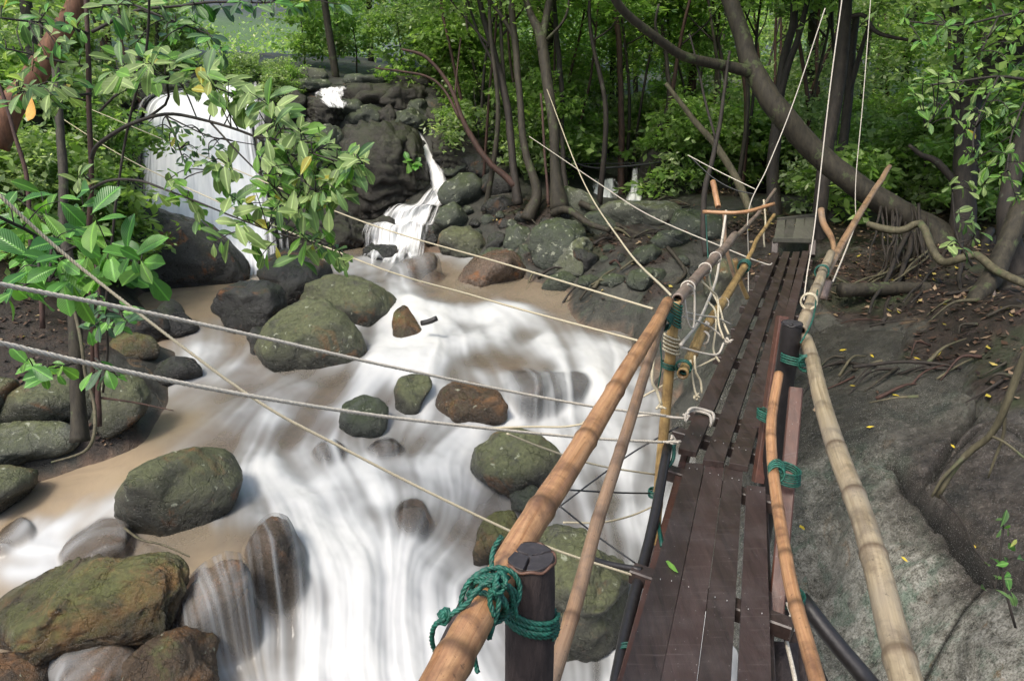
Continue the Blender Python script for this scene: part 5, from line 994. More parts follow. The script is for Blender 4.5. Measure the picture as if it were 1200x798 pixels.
V, Fc = tube(dens([W(805,487,.03), W(807,481,.075), W(813,478,.078), W(824,480,.06), W(835,484,.055), W(836,492,.03), W(833,500,-.02)], .01), .008, 8); V2, F2 = tube(dens([W(802,491,.03), W(805,485,.062), W(811,481,.062), W(823,483,.05), W(832,487,.045), W(833,497,.02), W(829,503,-.02)], .01), .008, 8)
V, Fc = join([(V, Fc), (V2, F2)]); tag(obj('rope_loop', V, Fc, M_WHITE), 'doubled white cord looped over the left plank', 'rope')
V, Fc = tube(dens([D(922,706,2.7), D(928,722,2.65), D(936,735,2.62), D(925,738,2.6), D(922,728,2.6), D(930,716,2.65)], .008), .005, 6); tag(obj('cord', V, Fc, M_WHITE), 'white cord tangled at the right crossbeam end', 'rope')
V, Fc = tube(dens([D(920,745,2.6), D(932,798,2.45), D(938,850,2.4)], .02), .008, 6); tag(obj('rope', V, Fc, M_WIRE), 'grey rope hanging below the right crossbeam end', 'rope')

# ---------------------------------------------------------------- trees
def limb_mesh(pts, k=10, rough=.12):
    """pts: (px, py, t, width in pixels)"""
    C = [D(p[0], p[1], p[2]) for p in pts]; R = [p[3]*.5*p[2]/F for p in pts]
    L = sum(np.linalg.norm(np.array(C[i+1])-C[i]) for i in range(len(C)-1)); n = max(8, int(L/.07))
    A = spline(np.c_[np.array(C), R], n); 
    if L > 1: A[:, :3] += np.c_[fbm(A[:, :3]*1.7, 2, 4), fbm(A[:, :3]*1.7+9, 2, 5), np.zeros(n)]*.03
    return tube(A[:, :3], np.clip(A[:, 3], .003, 9), k, rough=rough, seed=int(abs(pts[0][0])), freq=7)
def leafcloud(n, rad, size, seed, nclump=46, squash=.75, flat=.45):
    rs = np.random.default_rng(seed); c = rs.normal(size=(nclump, 3)); c /= np.linalg.norm(c, axis=1)[:, None]; c *= (rs.random(nclump)**.45)[:, None]; c[:, 2] *= squash; c *= rad
    k = rs.integers(0, nclump, n); s = rs.uniform(.10, .24, nclump)*rad
    P = c[k]+rs.normal(size=(n, 3))*s[k][:, None]*np.array((1.15, 1.15, .55))
    d = rs.normal(size=(n, 3)); d[:, 2] = d[:, 2]*flat-.25; d /= np.linalg.norm(d, axis=1)[:, None]
    up = rs.normal(size=(n, 3))*.55+np.array((0, 0, 1.)); s_ = np.cross(d, up); s_ /= np.linalg.norm(s_, axis=1)[:, None]; nn = np.cross(s_, d)
    ln = size*rs.uniform(.55, 1.3, n)[:, None]; wd = ln*rs.uniform(.20, .30, n)[:, None]
    V = np.stack([P, P+d*ln*.5+s_*wd-nn*ln*.06, P+d*ln-nn*ln*.10, P+d*ln*.5-s_*wd-nn*ln*.06], 1).reshape(-1, 3)
    Fc = np.arange(n*4).reshape(n, 4); return V, Fc
CROWN = []
for i in range(10):
    V, Fc = leafcloud(2700, 1.35, .115, 100+i, 44); CROWN.append(mesh_np('crown', V, Fc, L_WOOD[[0, 1, 2, 3, 1, 2, 0, 1, 2, 3][i]], smooth=False))
SHRUB = []
for i in range(5):
    V, Fc = leafcloud(900, .42, .085, 200+i, 20, .9); SHRUB.append(mesh_np('foliage', V, Fc, L_WOOD[[0, 3, 0, 3, 1][i]], smooth=False))
def put_crown(th, pos, s, i, rz):
    dpt = pos[1]; pool = (0, 3, 4, 1, 7, 0, 3) if dpt < 17.5 else (1, 4, 7, 3, 8) if dpt < 21 else (1, 2, 5, 8, 4); i = pool[i % len(pool)]  # leaf colour by depth: darker in front, lighter behind to imitate backlight
    o = bpy.data.objects.new('crown', CROWN[i % len(CROWN)]); COL.objects.link(o); o.parent = th
    o.location = Vector(tuple(map(float, pos)))-Vector(th.location); o.scale = (s, s, s*random.uniform(.75, 1)); o.rotation_euler = (random.uniform(-.3, .3), random.uniform(-.3, .3), rz); return o
def tree(label, limbs, crowns=(), bark=BARK, name='tree'):
    th = thing(name, D(*limbs[0][0][:3]), label, 'tree')
    for i, l in enumerate(limbs):
        V, Fc = limb_mesh(l, 14 if l[0][3] > 16 else 9); obj('trunk' if i == 0 else 'limb', V, Fc, bark, th)
    for j, (x, y, t, s) in enumerate(crowns): put_crown(th, D(x, y, t), s, int(x*7+y*3) % 10, x*.13)
    return th
tree('central forked tree with a rope tied round its trunk', [[(655,246,10.5,24),(650,200,10.5,13),(648,150,10.5,12),(640,90,10.5,13),(633,45,10.5,13),(620,15,10.5,8),(611,-15,10.5,7)],[(634,60,10.5,10),(640,20,10.5,9),(648,-15,10.5,8)],[(640,48,10.5,4),(662,22,10.3,3),(668,-10,10.2,2)]], [(600,-60,10.8,.9),(690,-70,10.6,.9)], BARK_M)
tree('dark tree with a kinked trunk left of the central forked tree', [[(606,240,11,12),(602,200,11,9),(598,150,11,9),(590,100,11,9),(578,60,11,8),(566,20,11,7),(560,-15,11,6)],[(588,90,11,5),(574,66,11,4),(560,40,11,3),(548,0,11,3)]], [(550,-50,11.4,1.)])
tree('mossy tree with pale bark in the central cluster', [[(618,258,10.8,18),(628,225,10.8,12),(617,180,10.8,9),(612,140,10.8,8),(606,70,10.8,8),(600,25,10.8,8),(596,-15,10.8,7)],[(606,50,10.8,6),(588,20,10.8,5),(565,-10,10.8,5)]], [(610,-80,11,.8)], BARK_M)
tree('thin straight tree just right of the central forked tree', [[(664,236,11.5,8),(660,180,11.5,6),(658,100,11.5,6),(652,40,11.5,6),(647,-10,11.5,5)]], [(660,-50,11.8,.8)])
tree('slim reddish sapling with a rope against the forked tree', [[(641,240,10,4),(640,200,10,3.2),(636,150,10,3),(634,110,10,2.5)]], (), BARK_R)
tree('straight brown tree standing before the cascade in the wood', [[(726,238,12.6,10),(727,200,12.6,8),(728,100,12.6,7),(724,50,12.6,7),(721,-10,12.6,6)]], [(730,-50,12.8,1.)], BARK_R)
tree('dark leaning tree right of the straight brown tree', [[(728,236,12.9,9),(742,210,12.9,8),(758,178,12.9,8),(772,155,12.9,8),(784,120,12.9,7),(782,80,12.9,5),(776,30,12.9,4)]], [(790,20,13.4,.8)])
tree('leaning red stem rising to the left behind the spout', [[(603,218,11,10),(590,205,11,8),(575,192,11,7),(557,168,11,7),(543,140,11,6),(533,115,11,5),(520,90,11,4.5),(497,66,11,4),(470,58,11,3)],[(540,140,11,4),(520,105,11,3),(500,90,11,3),(470,84,11,2.5),(440,80,11,2)],[(533,115,11,2.5),(536,80,11,2),(540,45,11,2)]], (), BARK_R)
big = tree('big leaning tree crossing over the far end of the bridge', [[(1105,300,8.1,60),(1093,272,8.1,36),(1070,258,8.1,30),(1045,243,8.1,29),(1000,214,8.1,27),(950,172,8.1,26),(910,127,8.0,26),(882,80,8.0,22),(868,40,8.0,20),(853,-5,8.0,19),(846,-40,8,17)],
  [(884,86,8.0,15),(858,79,7.9,13),(832,74,7.8,12),(800,66,7.6,11),(775,50,7.4,11),(750,30,7.2,10),(728,8,7.0,10),(712,-20,6.8,9)],
  [(775,50,7.4,4),(768,30,7.3,3),(772,5,7.2,3)],[(1100,290,8,20),(1110,330,7.7,22),(1112,370,7.3,18)],[(1075,270,8,14),(1068,310,7.8,10),(1060,350,7.5,7)]], [(700,-110,7.5,.9),(850,-110,8.4,1.),(960,-130,8.5,1.1)], BARK_M)
tree('upright dark tree with pale lichen spots by the right rail ropes', [[(958,300,8.9,26),(960,265,8.9,17),(966,200,8.9,17),(976,140,8.9,16),(984,80,8.9,16),(990,20,8.9,16),(992,-20,8.9,15)],[(990,22,8.9,6),(1012,18,8.8,5),(1024,36,8.7,5),(1045,44,8.6,4),(1085,50,8.5,3)]], [(1010,-110,9,1.1)], BARK)
tree('darker twin trunk close behind the lichen spotted tree', [[(972,290,9.6,16),(978,240,9.6,12),(985,190,9.6,11),(992,130,9.6,11),(998,70,9.6,10),(1004,20,9.6,8)],[(992,120,9.6,6),(1006,70,9.5,6),(1018,30,9.4,4)]])
tree('dark tree behind the big leaning tree, left of the upright trunks', [[(905,290,9.8,22),(907,230,9.8,16),(908,170,9.8,14),(912,120,9.8,12),(918,70,9.8,10),(928,30,9.8,9),(932,-15,9.8,8)],[(912,120,9.8,8),(922,80,9.7,8),(936,40,9.6,7),(946,0,9.6,6)]], [(925,-70,10.2,.9)])
tree('curved dark stem between the leaning tree and the crosspiece', [[(828,300,7.8,9),(824,270,7.8,7),(826,230,7.8,7),(836,185,7.8,6),(846,140,7.8,5),(852,100,7.8,4),(856,60,7.8,3)],[(840,165,7.8,3),(828,120,7.8,3),(818,80,7.8,2.5),(808,40,7.8,2)]])
tree('pale mossy stem arching left above the far platform', [[(881,252,8.4,8),(876,238,8.4,9),(868,218,8.4,9),(856,195,8.4,9),(838,168,8.4,8),(815,142,8.4,7),(796,118,8.4,6),(780,98,8.4,5)]], (), BARK_P)
tree('thick dark tree on the right with a limb to the upper corner', [[(1135,330,8,50),(1128,270,8,30),(1130,220,8,26),(1132,170,8,26),(1135,120,8,28),(1160,85,7.9,34),(1190,45,7.8,40),(1225,0,7.8,44)],[(1128,170,8,16),(1120,110,8,12),(1124,50,8,11),(1116,-10,8,10)],[(1125,220,8,9),(1098,190,8,8),(1080,182,8,6),(1065,170,8,4)]], [(1180,-90,7.6,1.),(1090,-120,8.5,1.)])
tree('dark tree leaning into the frame from the right edge', [[(1190,330,6.8,34),(1180,260,6.8,22),(1186,210,6.8,20),(1200,160,6.8,22),(1222,110,6.8,22),(1250,60,6.8,22)]], [(1260,-20,6.6,1.)])
# hanging roots and twisted branches on the right bank
def grp(name, base, label, cat, items, bark):
    th = thing(name, D(*base), label, cat)
    for nm, l in items: V, Fc = limb_mesh(l, 7, .08); obj(nm, V, Fc, bark, th)
    return th
rh = random.Random(9)
def wig(x, y0, t0, dx, y1, t1, w):
    n = 6; return [(x+dx*k/n+rh.uniform(-3, 3)*(k > 0), y0+(y1-y0)*k/n+rh.uniform(-2, 2), t0+(t1-t0)*k/n, w*(1-.5*k/n)) for k in range(n+1)]
grp('aerial_roots', (1060,290,7.6), 'thin dangling roots of uneven length beneath the big leaning tree', 'roots', [('root', wig(rh.uniform(1030, 1090), rh.uniform(238, 262), 8.0, rh.uniform(-22, 14), rh.uniform(300, 398), 7.3, rh.uniform(1.6, 3.4))) for _ in range(17)], BARK)
grp('root_tangle', (1120,330,7.2), 'dark tangle of roots spreading from the foot of the big leaning tree', 'roots', [('root', wig(rh.uniform(1060, 1170), rh.uniform(270, 320), 7.9, rh.uniform(-75, 40), rh.uniform(350, 425), 6.5, rh.uniform(4, 12))) for _ in range(34)], BARK)
grp('root_tangle', (1010,330,7.2), 'thin pale roots trailing low between the bridge end and the dark tangle', 'roots', [('root', wig(rh.uniform(1040, 1090), rh.uniform(290, 330), 7.6, rh.uniform(-85, -20), rh.uniform(330, 372), 7.0, rh.uniform(2, 4))) for _ in range(16)], BARK_P)
grp('root', (1165,420,6.2), 'thick twisted mossy root running down the right bank', 'root', [('root', [(1200,240,6.6,26),(1180,290,6.5,22),(1165,328,6.4,24),(1145,350,6.3,20),(1136,372,6.2,15),(1150,392,6.0,12),(1166,405,5.9,11),(1188,428,5.7,10)]),('root', [(1138,362,6.2,12),(1128,378,6.2,9),(1122,398,6.1,6)])], BARK_M)
grp('branch', (1120,290,6.6), 'crooked pale branch snaking above the right bank', 'branch', [('limb', [(1016,262,7.4,7),(1035,268,7.3,9),(1058,270,7.2,9),(1080,262,7.1,9),(1092,290,6.9,9),(1108,308,6.8,10),(1128,304,6.6,10),(1148,300,6.5,10),(1168,316,6.3,10),(1190,328,6.1,10),(1215,338,6,10)])], BARK_P)
grp('branch', (1150,540,3.9), 'long mossy stick leaning down onto the right slab', 'branch', [('limb', [(1215,380,3.6,9),(1195,430,3.7,9),(1178,478,3.8,9),(1160,510,3.9,8),(1138,528,4.0,8),(1118,552,4.05,7),(1100,583,4.1,8)]),('limb', [(1178,478,3.8,4),(1176,510,3.85,4),(1165,540,3.9,3),(1158,560,3.95,2)]),('limb', [(1160,510,3.9,4),(1180,520,3.8,3),(1210,545,3.7,3)]),('limb', [(1130,535,4.0,5),(1105,560,4.05,4),(1092,582,4.1,3)])], BARK_P)
grp('twig', (1140,620,3.6), 'thin dark twig across the cracked slab at the right edge', 'twig', [('limb', [(1100,578,4.1,3),(1128,612,3.9,2.5),(1140,640,3.7,2.5),(1158,662,3.6,2)])], BARK)
rs_ = random.Random(5)
for i in range(34):                     # sticks and roots lying on the right bank: each its own
    x = rs_.uniform(985, 1190); y = rs_.uniform(335, 452) if i > 6 else rs_.uniform(280, 340); z_ = -.2+(440-y)*.0022
    if y > 380+(x-985)*.38+18: y = 380+(x-985)*.3
    a = rs_.uniform(-.5, .5)+(math.pi if rs_.random() < .5 else 0); L_ = rs_.uniform(18, 60); p = W(x, y, z_); q = W(x+math.cos(a)*L_, y+math.sin(a)*L_*.6, z_)
    for pt_ in (p, q): pt_[2] = land_z(pt_[0], pt_[1])[0][0]+.02
    m_ = (p+q)/2+np.array((rs_.uniform(-.05, .05), rs_.uniform(-.05, .05), rs_.uniform(.01, .07))); m_[2] = max(m_[2], land_z(m_[0], m_[1])[0][0]+.015)
    V, Fc = tube(spline([p, m_, q], 14), np.linspace(rs_.uniform(.008, .02), .004, 14), 6, rough=.2, seed=i); 
    tag(obj('stick', V, Fc, [BARK, BARK_P, BARK_R, BARK_M][i % 4]), 'dead stick lying in the leaf litter of the right bank', 'stick', 'sticks strewn over the right bank')
for i in range(30):
    x = rs_.uniform(600, 800); y = rs_.uniform(250, 318); z_ = -.25-(y-250)*.003; a = rs_.uniform(-.6, .7); L_ = rs_.uniform(12, 40)
    p = W(x, y, z_); q = W(x+math.cos(a)*L_, y+math.sin(a)*L_*.5, z_)
    for pt_ in (p, q): pt_[2] = land_z(pt_[0], pt_[1])[0][0]+.03
    m_ = (p+q)/2; m_[2] += rs_.uniform(.02, .12)
    V, Fc = tube(spline([p, m_, q], 14), np.linspace(rs_.uniform(.012, .035), .008, 14), 6, rough=.2, seed=i)
    tag(obj('stick', V, Fc, [BARK, BARK_M, BARK_R, BARK_P][i % 4]), 'dead stick or root lying on the bank below the central trees', 'stick', 'sticks and roots on the central bank')
stick([(735,278,10),(768,282,9.6),(782,290,9.3),(800,312,9),(802,322,8.9),(790,334,8.8)], .03, BARK_M, 'S shaped mossy root hooked over the bank left of the rails', name='root', cat='root', r2=.02)
stick([(680,238,10.6),(705,250,10.4),(730,268,10),(760,278,9.6),(785,284,9.4)], .05, BARK_M, 'long thick root running from the central trees toward the rails', name='root', cat='root')
stick([(648,250,10.4),(665,246,10.2),(690,262,9.9),(715,270,9.7)], .06, BARK_M, 'arched mossy root at the foot of the central forked tree', name='root', cat='root')
stick([(727,316,9.2),(745,303,9.2),(762,292,9.2)], .018, BARK_P, 'bare pale stick propped on the bank stones', r2=.01)
stick([(1000,430,5.6),(1060,424,5.6),(1120,430,5.5),(1190,452,5.3)], .015, BARK, 'long dark stick lying along the top of the right slab', name='stick', cat='stick', r2=.01)
stick([(985,340,6.9),(1060,338,7),(1120,340,7)], .07, BARK_M, 'fallen mossy log behind the right slab', name='log', cat='log', r2=.06)

# left side stems
tree('stout upright trunk on the leafy left bank', [[(50,330,9,16),(46,220,9,15),(42,120,9,14),(36,40,9,14),(28,-20,9,13)]], [(20,-80,9,1.)])
tree('leaning orange brown trunk in the upper left corner', [[(-8,170,6.6,34),(12,130,6.6,30),(42,90,6.6,26),(66,50,6.6,24),(88,10,6.6,22),(105,-30,6.6,20)]], [(40,-90,6.8,.8)], BARK_O)
tree('thin dark stem bearing the pale leafy branch', [[(112,480,5.6,7),(108,400,5.4,6.5),(108,300,5.2,6.5),(107,200,5,6),(106,100,5,6),(104,40,5,5.5),(101,-20,5,5)]], (), BARK_R)
tree('mossy thick stem rooted among the left shore rocks', [[(93,518,5.5,22),(92,480,5.5,17),(90,430,5.5,16),(88,380,5.5,15),(84,330,5.5,13),(76,260,5.6,11),(70,180,5.7,10),(64,80,5.8,9)]], (), BARK_M)
tree('thin reddish stem in front of the mossy shore stem', [[(116,500,5.4,8),(115,450,5.4,6),(112,400,5.4,5),(118,345,5.4,4),(114,300,5.4,3)]], (), BARK_R)
tree('slim grey vine looping down the left shore stems', [[(60,250,5.3,3),(80,330,5.3,4),(88,372,5.3,4),(92,400,5.2,4),(98,440,5.2,4),(110,470,5.2,4),(112,505,5.1,4),(104,525,5.1,4),(88,534,5.1,3),(60,542,5.1,2)]], (), BARK_P, name='vine')
tree('slender reddish stem slanting at the far left', [[(40,340,6,5),(32,220,6,5),(16,150,6,4.5),(0,90,6,4)],[(50,385,6,6),(48,340,6,6),(40,300,6,5)]], (), BARK_R)
tree('leafy stem bending over the falls from the left', [[(120,520-60,5,3),(130,300,4.6,3),(150,150,4.4,3),(170,60,4.2,3),(175,-20,4,3)]], (), BARK)

# ---------------------------------------------------------------- leafy branches: every leaf a part
def leaf_mesh(name, mat, wd=.42, droop=.22, fold=.08, seg=6):
    V = []; Fc = []; ts = np.linspace(0, 1, seg+1)
    prof = np.interp(ts, [0, .18, .45, .70, .88, 1], [.04, .42, .86, 1., .70, .03])
    for t_, p_ in zip(ts, prof):
        z = -droop*t_*t_; V += [(-wd/2*p_, t_, z+fold*p_), (0, t_, z), (wd/2*p_, t_, z+fold*p_)]
    for i in range(seg):
        a = 3*i; Fc += [(a, a+1, a+4, a+3), (a+1, a+2, a+5, a+4)]
    V += [(0, -.13, .01), (.012, 0, 0)]; b = len(V); Fc.append((b-2, b-1, 1))
    return mesh_np(name, np.array(V), Fc, mat)
LM = {k: [leaf_mesh('leaf', m, w_, d_) for w_, d_ in v] for k, (m, v) in dict(
   pale=(L_PALE, [(.46, .15), (.40, .28), (.50, .05)]), bright=(L_BRIGHT, [(.56, .22), (.52, .10), (.60, .30)]), mid=(L_MID, [(.40, .2), (.34, .3)]), deep=(L_DEEP, [(.38, .25), (.44, .12)]), lime=(L_LIME, [(.46, .25), (.40, .1)])).items()}
def leafy(name, label, cat, base, stems, whorls, kinds, L, n=(5, 8), bark=BARK, group=None, droop=.25, seed=0):
    """stems: polylines (px,py,t,w); whorls: (px,py,t) tips carrying a rosette of leaves"""
    rs = random.Random(seed); b0 = D(*base); th = thing(name, b0, label, cat, group)
    allp = []
    for s in stems:
        V, Fc = limb_mesh(s, 7, .05); obj('branch', V, Fc, bark, th); allp += list(dens([D(*p[:3]) for p in s], .05))
    allp = np.array(allp); tw = []
    for (x, y, t) in whorls:
        tip = D(x, y, t); j = np.argmin(np.linalg.norm(allp-tip, axis=1)); st = allp[j]; mid = (st+tip)/2+np.array((rs.uniform(-.02, .02), rs.uniform(-.02, .02), .03))
        tw.append(tube(spline([st, mid, tip], 7), np.linspace(.0035, .0018, 7)*t/3.5, 5)); ax = Vector(tip-st).normalized() if np.linalg.norm(tip-st) > .02 else Vector((1, 0, .2)).normalized()
        cnt = rs.randint(*n); ph = rs.uniform(0, 6.28)
        for q in range(cnt):
            kind = kinds[rs.randrange(len(kinds))]; me = LM[kind][rs.randrange(len(LM[kind]))]
            a = ph+q*math.pi+rs.uniform(-.7, .7); side = ax.orthogonal().normalized(); side.rotate(Matrix.Rotation(a, 3, ax))
            d = (ax*rs.uniform(.1, .9)+side*1.0+Vector((0, 0, -droop))).normalized(); up = Vector((rs.uniform(-.5, .5), rs.uniform(-1.5, -.2), 1)); sx = d.cross(up).normalized(); nz_ = sx.cross(d)
            s = L*rs.uniform(.5, 1.25); M = Matrix((sx, d, nz_)).transposed().to_4x4(); o = bpy.data.objects.new('leaf', me); COL.objects.link(o); o.parent = th
            back = Vector(tuple(tip))-Vector(tuple(b0))-ax*(q/cnt)*rs.uniform(.7, 1.3)*L
            o.matrix_local = Matrix.Translation(back+side*.004) @ M @ Matrix.Scale(s, 4)
    V, Fc = join(tw); tg = obj('twigs', V, Fc, bark, th); tg['kind'] = 'stuff'
    return th
def wh(pts, t, jit=.25, seed=1):
    r = random.Random(seed); return [(x, y, t+r.uniform(-jit, jit)) for x, y in pts]
leafy('leafy_branch', 'long branch of pale green leaves spread in front of the broad waterfall', 'branch', (108,185,4.6),
 [[(108,185,4.9,5),(118,168,4.6,5),(150,148,4.3,4.5),(195,134,4.1,4),(245,142,3.9,3.5),(300,160,3.8,3),(345,185,3.7,2.5),(385,205,3.6,2)],[(170,140,4.2,3),(196,120,4.1,3),(196,95,4,2.5),(205,80,4,2)],[(300,160,3.8,2.5),(330,150,3.8,2),(380,180,3.6,1.5),(410,188,3.6,1.5)],[(245,142,3.9,2.5),(290,190,3.8,2),(330,225,3.7,2),(375,235,3.6,1.5)]],
 wh([(132,84),(143,78),(152,92),(170,75),(196,84),(205,72),(210,92),(226,92),(236,100),(243,90),(258,108),(268,96),(280,122),(292,108),(300,122),(318,128),(310,112),(330,140),(325,158),(342,150),(352,165),(366,152),(372,172),(384,184),(398,178),(398,196),(416,188),(414,204),(384,214),(366,222),(355,204),(340,196),(384,236),(400,228),(360,240),(345,222),(330,208),(348,180),(358,192),(392,210),(376,204),(334,174),(312,176),(322,192)], 3.75), ['pale', 'pale', 'pale', 'mid', 'lime'], .125, (4, 5), seed=3)
leafy('leafy_branch', 'dense outer tip of the pale leafy branch reaching toward the dark rock face', 'branch', (300,160,3.7),
 [[(300,160,3.7,3),(330,165,3.6,2.5),(360,178,3.55,2),(400,190,3.5,2),(425,192,3.5,1.5)],[(330,165,3.6,2),(345,200,3.55,2),(370,225,3.5,1.5)],[(300,160,3.7,2),(305,190,3.65,2),(325,225,3.6,1.5),(350,245,3.6,1.2)]],
 wh([(318,140),(330,134),(340,142),(350,150),(362,158),(375,160),(385,170),(396,172),(408,182),(420,186),(428,196),(415,206),(404,212),(394,222),(384,228),(372,238),(358,232),(350,222),(342,212),(352,206),(366,200),(378,192),(390,200),(360,184),(344,176),(330,184),(318,196),(308,206),(326,212),(338,232),(326,240),(312,226),(350,250),(364,252),(300,176),(312,162),(328,156),(342,162),(398,232),(386,244)], 3.6, .2), ['pale', 'pale', 'mid', 'lime'], .092, (3, 5), seed=33)
leafy('leafy_branch', 'upper row of large pale leaves arching above the dark twig over the broad waterfall', 'branch', (118,120,4.3),
 [[(118,130,4.3,3),(150,104,4.1,3),(190,96,4,2.5),(235,98,3.9,2),(280,112,3.8,1.5)]],
 wh([(124,92),(136,72),(148,68),(162,66),(176,68),(190,72),(202,66),(214,76),(228,84),(240,82),(252,94),(264,102),(276,98),(288,112),(296,120),(182,86),(160,84),(222,98),(246,108),(270,116)], 3.95, .2), ['pale', 'lime', 'pale'], .12, (3, 5), seed=34, droop=.1)
leafy('leafy_branch', 'lower spray of pale and yellowish leaves below the long pale branch', 'branch', (108,215,4.6),
 [[(108,222,4.8,3.5),(130,212,4.5,3.5),(165,212,4.3,3),(200,224,4.1,2.5),(240,240,4,2.2),(285,258,3.9,2),(330,275,3.8,1.8),(380,288,3.7,1.5)],[(200,224,4.1,2),(225,205,4,1.5),(270,195,3.9,1.5)],[(285,258,3.9,1.5),(300,290,3.9,1.5),(310,305,3.9,1)]],
 wh([(196,212),(208,222),(222,230),(240,192),(252,200),(268,190),(270,210),(285,235),(268,228),(300,226),(312,238),(322,262),(338,258),(350,276),(362,262),(374,286),(390,300),(402,296),(386,266),(405,312),(306,300),(292,285),(236,262),(250,285),(352,306),(330,240),(276,262)], 3.9), ['pale', 'pale', 'lime', 'mid'], .115, (4, 7), seed=4)
leafy('leafy_branch', 'fine dark twig with small leaves hanging over the broad waterfall', 'branch', (195,134,4.5),
 [[(195,136,4.4,2.5),(205,160,4.4,2),(214,185,4.4,1.6)],[(195,136,4.4,2),(240,158,4.4,1.6),(270,165,4.4,1.4),(300,170,4.4,1)]], wh([(180,150),(190,160),(200,172),(206,160),(214,190),(222,170),(232,176),(240,162),(218,196),(250,172),(262,176),(172,146),(226,188),(212,150),(245,185)], 4.4), ['deep', 'mid'], .05, (4, 7), seed=5)
leafy('leafy_bush', 'bush of large glossy bright green leaves at the left edge', 'bush', (60,330,3.2),
 [[(100,330,3.6,5),(70,300,3.2,4),(40,275,3,4),(0,255,2.8,4),(-30,240,2.7,4)],[(70,300,3.2,3),(100,285,3.1,3),(140,300,3.1,2.5),(165,310,3.1,2)],[(40,275,3,3),(45,320,2.9,3),(20,340,2.8,2)],[(60,290,3,3),(58,330,2.9,3)]],
 wh([(-5,225),(20,232),(48,226),(70,236),(95,228),(8,262),(35,270),(62,262),(88,268),(108,250),(0,295),(28,305),(52,312),(76,300),(98,312),(120,298),(12,330),(45,340),(70,330),(90,335),(112,328),(130,320),(142,308),(158,318),(150,296),(172,320),(165,305),(0,352),(130,285),(28,322)], 3.1, .3), ['bright', 'bright', 'bright', 'lime'], .135, (3, 5), seed=6, droop=.35)
leafy('leafy_sprig', 'small glossy sprig of leaves below the bright left bush', 'sprig', (118,345,4.6),
 [[(112,340,4.8,3),(125,360,4.6,2.5),(145,372,4.5,2)]], wh([(108,372),(120,362),(132,366),(144,372),(126,384),(150,360),(114,352),(140,386),(104,388),(150,378)], 4.6), ['bright', 'deep'], .10, (4, 6), seed=7)
leafy('leafy_sprig', 'three bright leaves just under the lower thick rope at left', 'sprig', (75,430,4.0),
 [[(90,425,4.2,3),(60,432,4,2.5),(40,432,3.9,2)]], wh([(30,424),(44,436),(62,440),(74,428),(50,426)], 4), ['lime', 'bright'], .12, (3, 4), seed=8)
leafy('leafy_sprig', 'dark glossy leaves drooping right of the left stems', 'sprig', (118,432,4.6),
 [[(112,420,4.8,3),(125,432,4.6,2.5),(140,440,4.5,2)]], wh([(108,436),(124,440),(138,442)], 4.6), ['bright', 'deep'], .13, (2, 4), seed=9)
leafy('leafy_branch', 'mid green leaves filling the top left corner', 'branch', (104,20,4.8),
 [[(104,40,5,4),(70,30,4.8,3),(30,25,4.6,2.5),(-10,20,4.5,2)],[(106,80,5,3),(60,70,4.9,3),(20,60,4.8,2),(-10,55,4.7,2)],[(107,120,5,3),(60,108,4.9,2.5),(20,110,4.8,2)],[(104,10,5,3),(150,5,4.8,3),(190,20,4.6,2)]],
 wh([(5,8),(22,28),(40,18),(58,32),(78,20),(2,48),(20,62),(36,50),(56,66),(74,54),(92,66),(15,92),(38,84),(62,98),(82,90),(120,12),(140,6),(158,20),(176,8),(60,8),(30,110),(54,120),(76,112),(12,125),(72,76),(95,35)], 4.8), ['mid', 'pale', 'mid', 'bright'], .125, (4, 6), seed=10)
leafy('leafy_branch', 'green leaves around the yellow leaf on the left stem', 'branch', (107,120,5.0),
 [[(107,110,5,3),(80,112,4.8,2.5),(50,104,4.6,2),(24,108,4.5,2)]], wh([(36,102),(52,108),(44,120),(62,112),(70,126),(58,132),(82,104),(92,96),(28,96),(70,100)], 4.6), ['mid', 'pale'], .12, (3, 5), seed=11)
leafy('leafy_sprig', 'pale rosette of leaves on the thin stem beside the broad fall', 'sprig', (107,210,4.8),
 [[(108,215,4.9,3),(100,208,4.8,2)]], wh([(92,208),(104,204),(96,218)], 4.75), ['pale', 'mid'], .12, (4, 5), seed=12)
leafy('leafy_branch', 'dark overhanging branch along the top edge above the broad fall', 'branch', (108,35,5.2),
 [[(108,38,5.2,4),(135,24,5.2,4),(165,12,5.2,3.5),(210,8,5.2,3),(250,3,5.2,3),(310,4,5.2,2)],[(165,12,5.2,3),(190,20,5.2,2),(230,35,5.2,2)]],
 wh([(130,20),(150,30),(172,18),(190,8),(205,22),(225,12),(240,4),(262,12),(280,2),(300,8),(215,40),(195,40),(235,30),(248,45),(262,62),(250,72),(322,4),(345,8),(365,2),(180,60),(160,50),(400,6)], 5.2), ['deep', 'mid', 'bright'], .12, (5, 7), seed=13)
